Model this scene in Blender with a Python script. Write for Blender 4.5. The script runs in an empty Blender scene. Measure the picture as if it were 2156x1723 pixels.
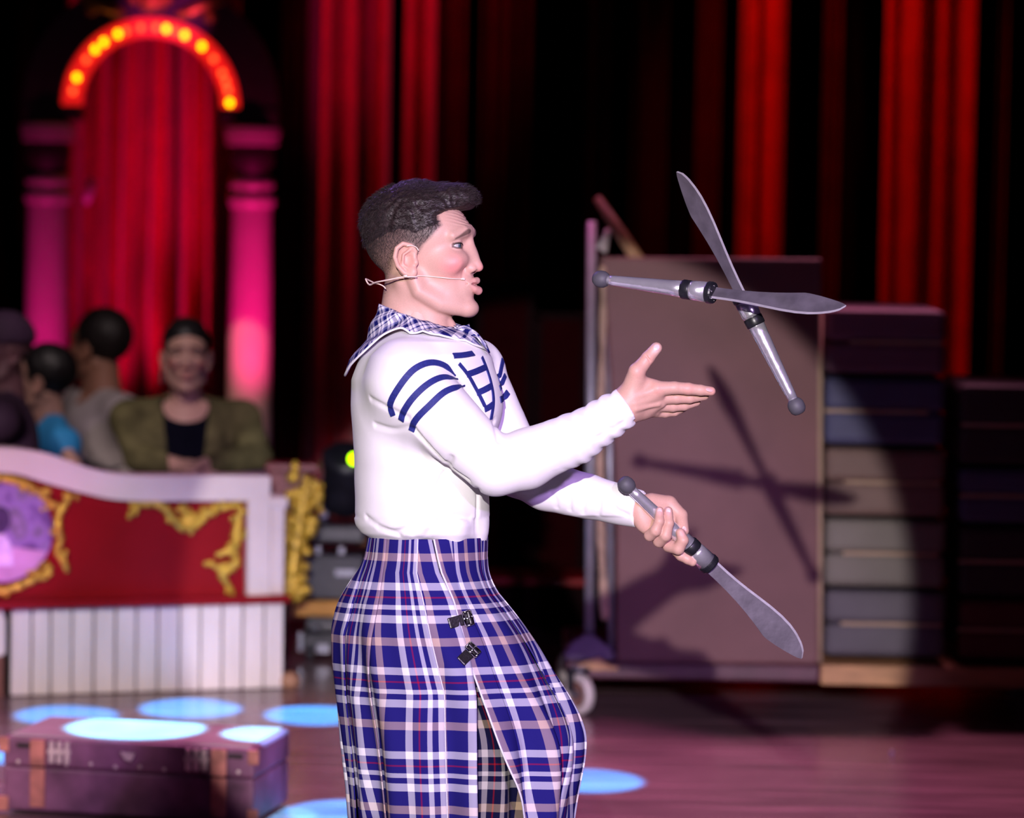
import bpy, math, random
import numpy as np
from mathutils import Matrix, Vector

# ------------------------------------------------------------------ camera
FPX, CX, CY = 7700.0, 1078.0, 861.5          # focal length in pixels of the 2156x1723 frame
PITCH = math.atan((CY - 322.0) / FPX)
ROLL = math.radians(1.0)
D0 = 7.0                                     # distance of the performer
CAMPOS = Vector((0, 0, 1.8))
CAMROT = Matrix.Rotation(math.radians(90) - PITCH, 3, 'X') @ Matrix.Rotation(ROLL, 3, 'Z')
scene = bpy.context.scene
col = scene.collection
cam_data = bpy.data.cameras.new('camera')
cam = bpy.data.objects.new('camera', cam_data)
col.objects.link(cam)
cam_data.sensor_width = 36.0
cam_data.lens = 36.0 * FPX / 2156.0
cam_data.clip_end = 200
cam_data.dof.use_dof = True
cam_data.dof.focus_distance = 6.95
cam_data.dof.aperture_fstop = 3.3
cam.matrix_world = Matrix.Translation(CAMPOS) @ CAMROT.to_4x4()
scene.camera = cam

# ------------------------------------------------------------------ world, exposure
world = bpy.data.worlds.new('dark_hall')
scene.world = world
world.use_nodes = True
world.node_tree.nodes['Background'].inputs['Color'].default_value = (0.5, 0.22, 0.7, 1)
world.node_tree.nodes['Background'].inputs['Strength'].default_value = 0.006
scene.view_settings.view_transform = 'Standard'
scene.view_settings.look = 'None'
scene.view_settings.gamma = 1.0
scene.view_settings.use_curve_mapping = False
scene.view_settings.exposure = 0.0


def pix(px, py, d):
    """world point seen at pixel (px, py) at axial distance d"""
    return CAMPOS + CAMROT @ Vector(((px - CX) / FPX * d, -(py - CY) / FPX * d, -d))


def on_floor(px, py, z=0.0):
    r = CAMROT @ Vector(((px - CX) / FPX, -(py - CY) / FPX, -1))
    t = (z - CAMPOS.z) / r.z
    return CAMPOS + r * t


def spot(name, loc, target, power, color, half_deg, blend=0.1, radius=0.03):
    ld = bpy.data.lights.new(name, 'SPOT')
    ld.energy = power
    ld.color = color
    ld.spot_size = math.radians(2 * half_deg)
    ld.spot_blend = blend
    ld.shadow_soft_size = radius
    o = bpy.data.objects.new(name, ld)
    col.objects.link(o)
    o.location = loc
    o.rotation_euler = (Vector(target) - Vector(loc)).to_track_quat('-Z', 'Y').to_euler()
    return o


# the follow spot behind the camera, its round edge shows on the mats
KEY = Vector((-0.33, -2.5, 3.05))
spot('follow_spot', KEY, (0.115, 11.85, 0.34), 4800, (1.0, 0.91, 0.93), 4.72, 0.06, 0.035)
# wash over the ring box and the audience
spot('front_wash', (-2.4, 1.0, 4.2), (-1.95, 11.2, 0.12), 3900, (1.0, 0.82, 0.80), 7.6, 0.8, 0.1)
# violet back light from the rig, rims hair and shoulders
spot('violet_back_light', (-2.6, 11.0, 4.6), (-0.15, 7.0, 1.4), 420, (0.42, 0.20, 1.0), 16, 0.5, 0.15)
spot('violet_front_fill', (1.8, -1.0, 3.5), (0.42, 7.5, 1.05), 1650, (0.60, 0.33, 1.0), 7.4, 0.5, 0.12)
spot('audience_fill', (-1.6, 9.6, 4.3), (-1.35, 13.2, 0.95), 330, (1.0, 0.80, 0.80), 8.5, 0.6, 0.1)  # added spot without a known source, brightens the audience faces
spot('violet_side_fill', (3.0, 1.6, 4.3), (-0.5, 8.2, 0.8), 260, (0.66, 0.42, 1.0), 10.5, 0.7, 0.12)
# low violet and magenta wash on the stage floor
spot('magenta_floor_wash', (-0.9, 13.2, 5.2), (-0.5, 10.0, 0), 1100, (1.0, 0.24, 0.62), 20, 0.8, 0.25)
spot('rose_floor_wash', (1.5, 13.4, 5.6), (0.9, 9.9, 0.0), 1500, (1.0, 0.34, 0.55), 17, 0.8, 0.25)
# pink up-lights at the foot of the portal, red heads on the curtains
PORT_D = 17.0
c = pix(320, 700, PORT_D)
spot('pink_uplight_a', (c.x - 0.52, c.y - 0.75, 0.25), (c.x - 0.45, c.y, 1.15), 42, (1.0, 0.01, 0.30), 24, 0.9, 0.05)
spot('pink_uplight_b', (c.x + 0.56, c.y - 0.85, 0.25), (c.x + 0.47, c.y, 1.2), 120, (1.0, 0.01, 0.24), 24, 0.9, 0.05)
spot('pink_uplight_c', (c.x - 0.26, c.y + 0.12, 0.2), (c.x + 0.05, c.y + 0.8, 1.6), 42, (1.0, 0.02, 0.32), 30, 0.9, 0.05)
w = pix(525, 800, PORT_D)
spot('amber_head', (w.x - 1.2, w.y - 4.5, 3.8), w, 520, (1.0, 0.55, 0.40), 2.3, 0.1, 0.02)
w = pix(790, 100, 19)
spot('crimson_head', (w.x + 1.5, w.y - 1.5, 4.0), (w.x - 0.1, w.y, 2.3), 130, (1.0, 0.05, 0.16), 22, 0.9, 0.05)
w = pix(1780, 250, 19)
spot('red_head', (w.x - 0.9, w.y - 1.9, 4.4), (w.x + 0.15, w.y, 1.8), 150, (1.0, 0.05, 0.02), 24, 0.8, 0.05)
# blue beams of the rig, each a round pool on the floor
for px, py, z, e in ((140, 1507, 0, 90), (400, 1493, 0, 110), (665, 1507, 0, 120), (1235, 1645, 0, 100),
                     (285, 1543, 0.2, 520), (570, 1556, 0.2, 420), (730, 1712, 0, 90), (-55, 1590, 0, 120)):
    q = on_floor(px, py, z)
    spot('blue_beam', (q.x * 0.9 + 0.1, q.y + (-3.6 if z == 0 else 1.2), 5.2), q, e * (330.0 if z == 0 else 20.0), (0.015, 0.38, 1.0) if z == 0 else (0.12, 0.62, 1.0), 1.62 if px != 285 else 2.3, 0.35, 0.01)


# ------------------------------------------------------------------ materials
def mat(name, color, rough=0.6, metal=0.0, var=0.12, scale=18.0, bump=0.0, bscale=120.0, spec=0.5, coat=0.0,
        emis=None, estr=0.0, sheen=0.0, stretch=None):
    m = bpy.data.materials.new(name)
    m.use_nodes = True
    nt = m.node_tree
    b = nt.nodes['Principled BSDF']
    tc = nt.nodes.new('ShaderNodeTexCoord')
    src = tc.outputs['Object']
    if stretch:
        mp = nt.nodes.new('ShaderNodeMapping')
        mp.inputs['Scale'].default_value = stretch
        nt.links.new(src, mp.inputs['Vector'])
        src = mp.outputs['Vector']
    n = nt.nodes.new('ShaderNodeTexNoise')
    n.inputs['Scale'].default_value = scale
    n.inputs['Detail'].default_value = 4
    nt.links.new(src, n.inputs['Vector'])
    r = nt.nodes.new('ShaderNodeValToRGB')
    r.color_ramp.elements[0].position = 0.3
    r.color_ramp.elements[1].position = 0.7
    lo = [max(0, x * (1 - var)) for x in color]
    hi = [min(1, x * (1 + var)) for x in color]
    r.color_ramp.elements[0].color = (*lo, 1)
    r.color_ramp.elements[1].color = (*hi, 1)
    nt.links.new(n.outputs['Fac'], r.inputs['Fac'])
    nt.links.new(r.outputs['Color'], b.inputs['Base Color'])
    b.inputs['Roughness'].default_value = rough
    b.inputs['Metallic'].default_value = metal
    b.inputs['Specular IOR Level'].default_value = spec
    b.inputs['Coat Weight'].default_value = coat
    b.inputs['Sheen Weight'].default_value = sheen
    if emis:
        b.inputs['Emission Color'].default_value = (*emis, 1)
        b.inputs['Emission Strength'].default_value = estr
    if bump > 0:
        n2 = nt.nodes.new('ShaderNodeTexNoise')
        n2.inputs['Scale'].default_value = bscale
        nt.links.new(src, n2.inputs['Vector'])
        bp = nt.nodes.new('ShaderNodeBump')
        bp.inputs['Strength'].default_value = bump
        bp.inputs['Distance'].default_value = 0.004
        nt.links.new(n2.outputs['Fac'], bp.inputs['Height'])
        nt.links.new(bp.outputs['Normal'], b.inputs['Normal'])
    return m


def attr_mat(name, rough=0.5, sss=0.0, bump=0.15, bscale=400.0, spec=0.4):
    """colour comes from the vertex attribute Col (skin tone, lips, cropped hair)"""
    m = bpy.data.materials.new(name)
    m.use_nodes = True
    nt = m.node_tree
    b = nt.nodes['Principled BSDF']
    a = nt.nodes.new('ShaderNodeVertexColor')
    a.layer_name = 'Col'
    n = nt.nodes.new('ShaderNodeTexNoise')
    n.inputs['Scale'].default_value = bscale
    tc = nt.nodes.new('ShaderNodeTexCoord')
    nt.links.new(tc.outputs['Object'], n.inputs['Vector'])
    mx = nt.nodes.new('ShaderNodeMix')
    mx.data_type = 'RGBA'
    mx.blend_type = 'MULTIPLY'
    mx.inputs[0].default_value = 0.18
    nt.links.new(a.outputs['Color'], mx.inputs[6])
    nt.links.new(n.outputs['Fac'], mx.inputs[7])
    nt.links.new(mx.outputs[2], b.inputs['Base Color'])
    b.inputs['Roughness'].default_value = rough
    b.inputs['Specular IOR Level'].default_value = spec
    b.inputs['Subsurface Weight'].default_value = sss
    b.inputs['Subsurface Radius'].default_value = (0.8, 0.3, 0.2)
    b.inputs['Subsurface Scale'].default_value = 0.006
    bp = nt.nodes.new('ShaderNodeBump')
    bp.inputs['Strength'].default_value = bump
    bp.inputs['Distance'].default_value = 0.001
    nt.links.new(n.outputs['Fac'], bp.inputs['Height'])
    nt.links.new(bp.outputs['Normal'], b.inputs['Normal'])
    return m


def plaid_mat(name, period, stops, rough=0.85, rot=0.0):
    """woven check: colour of the warp stripes averaged with the colour of the weft stripes, in UV metres"""
    m = bpy.data.materials.new(name)
    m.use_nodes = True
    nt = m.node_tree
    b = nt.nodes['Principled BSDF']
    b.inputs['Roughness'].default_value = rough
    b.inputs['Specular IOR Level'].default_value = 0.04
    uv = nt.nodes.new('ShaderNodeTexCoord')
    mp = nt.nodes.new('ShaderNodeMapping')
    mp.inputs['Scale'].default_value = (1 / period, 1 / period, 1)
    mp.inputs['Rotation'].default_value = (0, 0, rot)
    nt.links.new(uv.outputs['UV'], mp.inputs['Vector'])
    sp = nt.nodes.new('ShaderNodeSeparateXYZ')
    nt.links.new(mp.outputs['Vector'], sp.inputs['Vector'])
    cols = []
    for ax in (0, 1):
        fr = nt.nodes.new('ShaderNodeMath')
        fr.operation = 'FRACT'
        nt.links.new(sp.outputs[ax], fr.inputs[0])
        r = nt.nodes.new('ShaderNodeValToRGB')
        r.color_ramp.interpolation = 'CONSTANT'
        e = r.color_ramp.elements
        for i, (pos, cc) in enumerate(stops):
            el = e[i] if i < 2 else e.new(pos)
            el.position = pos
            el.color = (*cc, 1)
        nt.links.new(fr.outputs[0], r.inputs['Fac'])
        cols.append(r)
    mx = nt.nodes.new('ShaderNodeMix')
    mx.data_type = 'RGBA'
    mx.inputs[0].default_value = 0.5
    nt.links.new(cols[0].outputs['Color'], mx.inputs[6])
    nt.links.new(cols[1].outputs['Color'], mx.inputs[7])
    ga = nt.nodes.new('ShaderNodeGamma')
    ga.inputs['Gamma'].default_value = 1.35
    nt.links.new(mx.outputs[2], ga.inputs['Color'])
    nt.links.new(ga.outputs['Color'], b.inputs['Base Color'])
    wv = nt.nodes.new('ShaderNodeTexWave')
    wv.inputs['Scale'].default_value = 110.0
    wv.bands_direction = 'DIAGONAL'
    nt.links.new(mp.outputs['Vector'], wv.inputs['Vector'])
    bp = nt.nodes.new('ShaderNodeBump')
    bp.inputs['Strength'].default_value = 0.12
    bp.inputs['Distance'].default_value = 0.001
    nt.links.new(wv.outputs['Fac'], bp.inputs['Height'])
    nt.links.new(bp.outputs['Normal'], b.inputs['Normal'])
    return m


# ------------------------------------------------------------------ mesh helpers
def tag(o, label=None, cat=None, group=None, kind=None):
    if label: o['label'] = label
    if cat: o['category'] = cat
    if group: o['group'] = group
    if kind: o['kind'] = kind
    return o


def empty(name, loc, label, cat, group=None):
    o = bpy.data.objects.new(name, None)
    o.empty_display_size = 0.1
    o.location = loc
    col.objects.link(o)
    bpy.context.view_layer.update()
    return tag(o, label, cat, group)


def link(name, verts, faces, m, parent=None, smooth=False, cols=None, uvs=None, bevel=0.0, solid=0.0, subsurf=0):
    me = bpy.data.meshes.new(name)
    if isinstance(verts, np.ndarray): verts = verts.tolist()
    if isinstance(faces, np.ndarray): faces = faces.tolist()
    me.from_pydata([tuple(v) for v in verts], [], faces)
    if smooth:
        me.polygons.foreach_set('use_smooth', [True] * len(me.polygons))
    if cols is not None:
        ca = me.color_attributes.new('Col', 'FLOAT_COLOR', 'POINT')
        a = np.ones((len(verts), 4), dtype=np.float32)
        a[:, :3] = cols
        ca.data.foreach_set('color', a.ravel())
    if uvs is not None:
        ul = me.uv_layers.new(name='UVMap')
        li = np.zeros(len(me.loops), dtype=np.int32)
        me.loops.foreach_get('vertex_index', li)
        ul.data.foreach_set('uv', np.asarray(uvs, dtype=np.float32)[li].ravel())
    me.materials.append(m)
    o = bpy.data.objects.new(name, me)
    col.objects.link(o)
    if parent is not None:
        o.parent = parent
        o.matrix_parent_inverse = parent.matrix_world.inverted()
    if bevel > 0:
        b = o.modifiers.new('bevel', 'BEVEL')
        b.width = bevel
        b.segments = 2
        b.limit_method = 'ANGLE'
        b.angle_limit = math.radians(40)
    if solid:
        s = o.modifiers.new('solid', 'SOLIDIFY')
        s.thickness = solid
        s.offset = 0
    if subsurf:
        s = o.modifiers.new('sub', 'SUBSURF')
        s.levels = s.render_levels = subsurf
    return o


class MB:
    """collects shapes, then links them as one mesh"""
    def __init__(self):
        self.v, self.f = [], []

    def add(self, verts, faces):
        n = len(self.v)
        self.v += [Vector(v) for v in verts]
        self.f += [[i + n for i in fc] for fc in faces]
        return self

    def box(self, c, size, R=None):
        c = Vector(c)
        R = R or Matrix.Identity(3)
        vs = [c + R @ Vector((size[0] * x / 2, size[1] * y / 2, size[2] * z / 2)) for x in (-1, 1) for y in (-1, 1) for z in (-1, 1)]
        return self.add(vs, [[0, 1, 3, 2], [4, 6, 7, 5], [0, 4, 5, 1], [2, 3, 7, 6], [0, 2, 6, 4], [1, 5, 7, 3]])

    def tube(self, pts, r, n=10, cap=True):
        pts = [Vector(p) for p in pts]
        rs = r if isinstance(r, (list, tuple)) else [r] * len(pts)
        vs, fs = [], []
        up = None
        for i, p in enumerate(pts):
            t = (pts[min(i + 1, len(pts) - 1)] - pts[max(i - 1, 0)]).normalized()
            if up is None:
                up = t.orthogonal().normalized()
            up = (up - t * up.dot(t)).normalized()
            s = t.cross(up)
            for k in range(n):
                a = 2 * math.pi * k / n
                vs.append(p + (up * math.cos(a) + s * math.sin(a)) * rs[i])
        for i in range(len(pts) - 1):
            for k in range(n):
                k2 = (k + 1) % n
                fs.append([i * n + k, i * n + k2, (i + 1) * n + k2, (i + 1) * n + k])
        if cap:
            fs.append(list(range(n - 1, -1, -1)))
            fs.append([(len(pts) - 1) * n + k for k in range(n)])
        return self.add(vs, fs)

    def lathe(self, prof, M, n=24):
        """prof: (radius, height) along local z of matrix M (4x4)"""
        vs, fs = [], []
        for r, z in prof:
            for k in range(n):
                a = 2 * math.pi * k / n
                vs.append(M @ Vector((max(r, 1e-5) * math.cos(a), max(r, 1e-5) * math.sin(a), z)))
        for i in range(len(prof) - 1):
            for k in range(n):
                k2 = (k + 1) % n
                fs.append([i * n + k, i * n + k2, (i + 1) * n + k2, (i + 1) * n + k])
        fs.append(list(range(n - 1, -1, -1)))
        fs.append([(len(prof) - 1) * n + k for k in range(n)])
        return self.add(vs, fs)

    def prism(self, poly, fn, d0, d1):
        """poly: 2-D points; fn(u, v, d) -> world"""
        n = len(poly)
        vs = [fn(u, v, d0) for u, v in poly] + [fn(u, v, d1) for u, v in poly]
        fs = [list(range(n)), list(range(2 * n - 1, n - 1, -1))]
        fs += [[i, i + n, (i + 1) % n + n, (i + 1) % n] for i in range(n)]
        return self.add(vs, fs)

    def blob(self, c, r, n=8):
        c = Vector(c)
        vs, fs = [], []
        m = n // 2 + 1
        for i in range(m + 1):
            t = math.pi * i / m
            for k in range(n):
                a = 2 * math.pi * k / n
                vs.append(c + Vector((r[0] * math.sin(t) * math.cos(a), r[1] * math.sin(t) * math.sin(a), r[2] * math.cos(t))))
        for i in range(m):
            for k in range(n):
                k2 = (k + 1) % n
                fs.append([i * n + k, (i + 1) * n + k, (i + 1) * n + k2, i * n + k2])
        return self.add(vs, fs)

    def build(self, name, m, parent=None, **kw):
        return link(name, self.v, self.f, m, parent, **kw)


def axis_matrix(a, b, up=(0, 0, 1)):
    """z axis from a to b, origin a"""
    z = (Vector(b) - Vector(a)).normalized()
    u = Vector(up)
    if abs(u.dot(z)) > 0.98: u = Vector((1, 0, 0))
    x = (u - z * u.dot(z)).normalized()
    y = z.cross(x)
    M = Matrix.Identity(4)
    for i in range(3):
        M[i][0], M[i][1], M[i][2], M[i][3] = x[i], y[i], z[i], a[i]
    return M


def crom(pts, n):
    """open Catmull-Rom through points (numpy rows), n samples"""
    P = np.asarray(pts, float)
    P = np.vstack([2 * P[0] - P[1], P, 2 * P[-1] - P[-2]])
    out = []
    m = len(P) - 3
    for s in np.linspace(0, m - 1e-9, n):
        i = int(s)
        t = s - i
        a, b, c_, d = P[i], P[i + 1], P[i + 2], P[i + 3]
        out.append(0.5 * (2 * b + (c_ - a) * t + (2 * a - 5 * b + 4 * c_ - d) * t * t + (3 * b - a - 3 * c_ + d) * t ** 3))
    return np.array(out)


# ------------------------------------------------------------------ signed distance sculpting
def seg(p, a, b, ra, rb):
    a = np.asarray(a); b = np.asarray(b)
    pa = p - a
    ba = b - a
    t = np.clip(pa @ ba / max(1e-12, ba @ ba), 0, 1)
    return np.linalg.norm(pa - t[:, None] * ba, axis=1) - (ra + (rb - ra) * t)


def chain(p, pts, rs, k=0.0):
    d = None
    for i in range(len(pts) - 1):
        e = seg(p, pts[i], pts[i + 1], rs[i], rs[i + 1])
        d = e if d is None else (smin(d, e, k) if k > 0 else np.minimum(d, e))
    return d


def ell(p, c, r, R=None):
    q = p - np.asarray(c)
    if R is not None: q = q @ R
    r = np.asarray(r, float)
    k0 = np.linalg.norm(q / r, axis=1)
    k1 = np.linalg.norm(q / (r * r), axis=1)
    return k0 * (k0 - 1) / np.maximum(k1, 1e-9)


def smin(a, b, k):
    h = np.clip(0.5 + 0.5 * (b - a) / k, 0, 1)
    return b * (1 - h) + a * h - k * h * (1 - h)


def smax(a, b, k):
    return -smin(-a, -b, k)


def sdf_mesh(f, lo, hi, h):
    lo = np.asarray(lo, float); hi = np.asarray(hi, float)
    H = 4
    nc = np.ceil((hi - lo) / (h * H)).astype(int) + 1
    ax = [lo[i] + (np.arange(nc[i]) + 0.5) * h * H - 0.5 * h for i in range(3)]
    P = np.stack(np.meshgrid(*ax, indexing='ij'), -1).reshape(-1, 3)
    fc = f(P).reshape(nc)
    F = np.repeat(np.repeat(np.repeat(fc, H, 0), H, 1), H, 2).astype(np.float32)
    act = np.argwhere(np.abs(F) < h * H * 2.2)
    for s in range(0, len(act), 300000):
        a = act[s:s + 300000]
        F[a[:, 0], a[:, 1], a[:, 2]] = f(lo + a * h)
    S = F < 0
    c8 = [(i, j, k) for i in (0, 1) for j in (0, 1) for k in (0, 1)]
    n = np.array(F.shape) - 1
    cnt = np.zeros(n, np.int8)
    for (i, j, k) in c8:
        cnt += S[i:i + n[0], j:j + n[1], k:k + n[2]]
    cells = np.argwhere((cnt > 0) & (cnt < 8))
    idx = -np.ones(n, np.int32)
    idx[cells[:, 0], cells[:, 1], cells[:, 2]] = np.arange(len(cells))
    V = np.stack([F[cells[:, 0] + i, cells[:, 1] + j, cells[:, 2] + k] for (i, j, k) in c8], 1).astype(float)
    pos = np.zeros((len(cells), 3)); w = np.zeros(len(cells))
    for a in range(8):
        for b in range(a + 1, 8):
            if sum(abs(c8[a][q] - c8[b][q]) for q in range(3)) != 1: continue
            m = (V[:, a] < 0) != (V[:, b] < 0)
            t = V[:, a] / np.where(m, V[:, a] - V[:, b], 1)
            ca = np.array(c8[a], float); cb = np.array(c8[b], float)
            pos += m[:, None] * (ca + t[:, None] * (cb - ca))
            w += m
    verts = lo + h * (cells + pos / w[:, None])
    quads = []
    for ax_ in range(3):
        o = [1, 2] if ax_ == 0 else ([2, 0] if ax_ == 1 else [0, 1])
        sl0 = [slice(None)] * 3; sl1 = [slice(None)] * 3
        sl0[ax_] = slice(0, -1); sl1[ax_] = slice(1, None)
        s0 = S[tuple(sl0)]; s1 = S[tuple(sl1)]
        e = np.argwhere(s0 != s1)
        ok = (e[:, o[0]] > 0) & (e[:, o[1]] > 0) & (e[:, o[0]] < n[o[0]]) & (e[:, o[1]] < n[o[1]])
        e = e[ok]
        inside = s0[e[:, 0], e[:, 1], e[:, 2]]
        q = []
        for da, db in ((0, 0), (-1, 0), (-1, -1), (0, -1)):
            c_ = e.copy()
            c_[:, o[0]] += da; c_[:, o[1]] += db
            q.append(idx[c_[:, 0], c_[:, 1], c_[:, 2]])
        q = np.stack(q, 1)
        q[~inside] = q[~inside][:, ::-1]
        quads.append(q)
    quads = np.vstack(quads)
    quads = quads[(quads >= 0).all(1)]
    return verts, quads


def grad(f, p, e=0.0015):
    g = np.zeros_like(p)
    for i in range(3):
        d = np.zeros(3); d[i] = e
        g[:, i] = f(p + d) - f(p - d)
    return g / np.maximum(np.linalg.norm(g, axis=1), 1e-9)[:, None]


# the performer is sculpted in a frame aligned with the view: X right, Y away, Z up, metres, origin on the axis at D0
def L(px, py, y=0.0):
    d = D0 + y
    return np.array([(px - CX) / FPX * d, y, -(py - CY) / FPX * d])


RC = np.array(CAMROT)


def to_world(p):
    p = np.atleast_2d(p)
    c = np.stack([p[:, 0], p[:, 2], -(D0 + p[:, 1])], 1)
    return c @ RC.T + np.array(CAMPOS)


def loft(p, prof):
    """prof rows: z, x0, x1, cy, ay (any order of z); elliptic sections"""
    pr = np.array(sorted(prof))
    z = p[:, 2]
    x0 = np.interp(z, pr[:, 0], pr[:, 1]); x1 = np.interp(z, pr[:, 0], pr[:, 2])
    cy = np.interp(z, pr[:, 0], pr[:, 3]); ay = np.interp(z, pr[:, 0], pr[:, 4])
    cx = (x0 + x1) / 2; axx = (x1 - x0) / 2
    k = np.sqrt(((p[:, 0] - cx) / axx) ** 2 + ((p[:, 1] - cy) / ay) ** 2)
    return (k - 1) * np.minimum(axx, ay)


def wob(p, s, seed=0):
    """cheap smooth noise in [-1, 1]"""
    r = np.random.RandomState(seed)
    out = np.zeros(len(p))
    for i in range(6):
        d = r.normal(size=3); d /= np.linalg.norm(d)
        out += np.sin(p @ d * s * (0.7 + 0.6 * r.rand()) + r.rand() * 6.28)
    return out / 6

# ================================================================== the setting
M_floor = mat('stage_floor_lacquer', (0.17, 0.10, 0.115), 0.24, 0, 0.55, 3.0, 0.12, 9.0, 0.5, stretch=(0.6, 5.0, 1))
floor_nt = M_floor.node_tree
M_black = mat('black_wall_paint', (0.006, 0.005, 0.006), 0.9)
mb = MB()
mb.add([(-12, -6, 0), (12, -6, 0), (12, 22, 0), (-12, 22, 0), (-12, -6, -0.1), (12, -6, -0.1), (12, 22, -0.1), (-12, 22, -0.1)],
       [[0, 1, 2, 3], [7, 6, 5, 4], [0, 4, 5, 1], [1, 5, 6, 2], [2, 6, 7, 3], [3, 7, 4, 0]])
tag(mb.build('floor', M_floor), 'dark lacquered stage floor with coloured light pools', None, None, 'structure')
mb = MB().box((0, 21.0, 3.5), (24, 0.2, 7))
tag(mb.build('wall_back', M_black), 'black back wall behind the curtains', None, None, 'structure')

# ------------------------------------------------------------------ curtains
M_velvet = mat('red_velvet', (0.62, 0.012, 0.035), 0.8, 0, 0.15, 6.0, 0.1, 60, 0.2, sheen=0.3)
M_scarlet = mat('scarlet_velvet', (0.75, 0.02, 0.012), 0.8, 0, 0.15, 6.0, 0.1, 60, 0.2, sheen=0.2)
M_velvet_shade = mat('velvet_painted_shade', (0.13, 0.006, 0.008), 0.85, 0, 0.2, 6.0, 0.1, 60, 0.15)  # darker copy of the red velvet, shade of the dim curtains in its colour
M_blackcloth = mat('black_molton', (0.010, 0.003, 0.004), 0.95, 0, 0.2, 6.0, 0.05, 80, 0.05)


def curtain(px0, px1, d, m, label, group=None, folds=6, amp=0.05, seed=0, top=4.4, lean=0.0):
    a = pix(px0, 400, d); b = pix(px1, 400, d)
    r = random.Random(seed)
    ph = [r.random() * 6.28 for _ in range(4)]
    n = max(24, int(folds * 14))
    rows = 16
    vs, fs = [], []
    for j in range(rows + 1):
        z = top * j / rows
        for i in range(n + 1):
            t = i / n
            tw = t + 0.012 * math.sin(ph[3] + z * 1.1 + 9 * t)
            y = amp * math.sin(2 * math.pi * folds * tw + ph[0]) + amp * 0.5 * math.sin(2 * math.pi * folds * 0.43 * tw + ph[1] + 0.25 * z)
            y += amp * 0.25 * math.sin(2 * math.pi * folds * 2.3 * tw + ph[2])
            vs.append((a.x + (b.x - a.x) * t + lean * (z - 1.8), a.y + (b.y - a.y) * t - y, z + 0.01))
    for j in range(rows):
        for i in range(n):
            k = j * (n + 1) + i
            fs.append([k, k + 1, k + n + 2, k + n + 1])
    o = link('curtain', vs, fs, m, smooth=True, solid=0.006)
    return tag(o, label, 'curtain', group)


curtain(-700, 2900, 19.9, M_blackcloth, 'wide black cloth backdrop behind all the red curtains', None, 60, 0.06, 3)
curtain(585, 634, 19.2, M_velvet_shade, 'red curtain strip, tinted as in shade, close to the amber lit column', None, 3, 0.05, 6)
curtain(640, 815, 19.0, M_velvet, 'wide crimson velvet curtain beside the lit arch, glowing in pink light', None, 3, 0.12, 5)
curtain(850, 912, 19.1, M_velvet, 'narrow crimson velvet curtain behind the head of the juggler', None, 1.3, 0.07, 8)
curtain(908, 975, 19.25, M_velvet_shade, 'red curtain, tinted as in shade, touching the narrow crimson one', None, 3, 0.05, 9)
curtain(1010, 1115, 19.2, M_velvet_shade, 'red curtain, tinted as in shade, behind the lips of the juggler', None, 4, 0.05, 11)
curtain(1228, 1282, 19.2, M_velvet_shade, 'red curtain strip, tinted as in shade, above the grey trolley pole', None, 2, 0.04, 12)
curtain(1325, 1400, 19.2, M_velvet_shade, 'red curtain strip, tinted as in shade, just behind the tip of the upright knife', None, 3, 0.05, 13)
curtain(1462, 1512, 19.1, M_velvet_shade, 'red curtain strip, tinted as in shade, behind the blade of the upright knife', None, 2, 0.03, 14)
curtain(1553, 1590, 19.0, M_scarlet, 'slim bright red curtain strip, the narrower of the close pair', None, 1.2, 0.03, 15)
curtain(1600, 1648, 19.0, M_scarlet, 'bright red curtain strip, the wider of the close pair', None, 1.3, 0.03, 16)
curtain(1730, 1768, 19.2, M_velvet_shade, 'red curtain strip, tinted as in shade, between the bright red ones', None, 2, 0.03, 17)
curtain(1857, 2042, 19.0, M_scarlet, 'broad bright scarlet curtain above the stacked mats', None, 3.2, 0.09, 21)
curtain(2085, 2120, 19.1, M_velvet_shade, 'red curtain strip, tinted as in shade, past the broad scarlet one', None, 2, 0.03, 19)

# ------------------------------------------------------------------ portal with bulbs
M_column = mat('pale_column_paint', (0.62, 0.48, 0.50), 0.35, 0, 0.06, 10, spec=0.6, coat=0.3)
M_fascia = mat('dark_plum_fascia', (0.035, 0.018, 0.025), 0.6, 0, 0.2)
M_gilt = mat('old_gilding', (0.62, 0.36, 0.05), 0.38, 0.55, 0.35, 60, 0.3, 90)
M_band = mat('red_channel_glow', (0.5, 0.02, 0.01), 0.5, 0, 0.25, 30, emis=(1.0, 0.012, 0.012), estr=0.7)  # channel is no lamp, the bulbs' light on it is put in as emission
M_bulb_y = mat('yellow_bulb_glow', (0.9, 0.6, 0.1), 0.3, emis=(1.0, 0.48, 0.0), estr=5.0)
M_bulb_r = mat('orange_bulb_glow', (0.9, 0.2, 0.08), 0.3, emis=(1.0, 0.10, 0.02), estr=2.6)

pc = pix(320, 225, PORT_D)                       # centre of the arch
S = FPX / PORT_D
portal = empty('portal_arch', (pc.x, pc.y, 0), 'columned stage portal with a round arch of red and yellow bulbs', 'arch')


def PP(u, v, d=0.0):                             # pixel offset from the arch centre -> world on the portal plane
    return Vector((pc.x + u / S, pc.y - d, pc.z - v / S))


def arc_poly(r0, r1, a0, a1, n=40):
    out = [(r1 * math.cos(a0 + (a1 - a0) * i / n), -r1 * math.sin(a0 + (a1 - a0) * i / n)) for i in range(n + 1)]
    return out + [(r0 * math.cos(a0 + (a1 - a0) * i / n), -r0 * math.sin(a0 + (a1 - a0) * i / n)) for i in range(n, -1, -1)]


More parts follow.
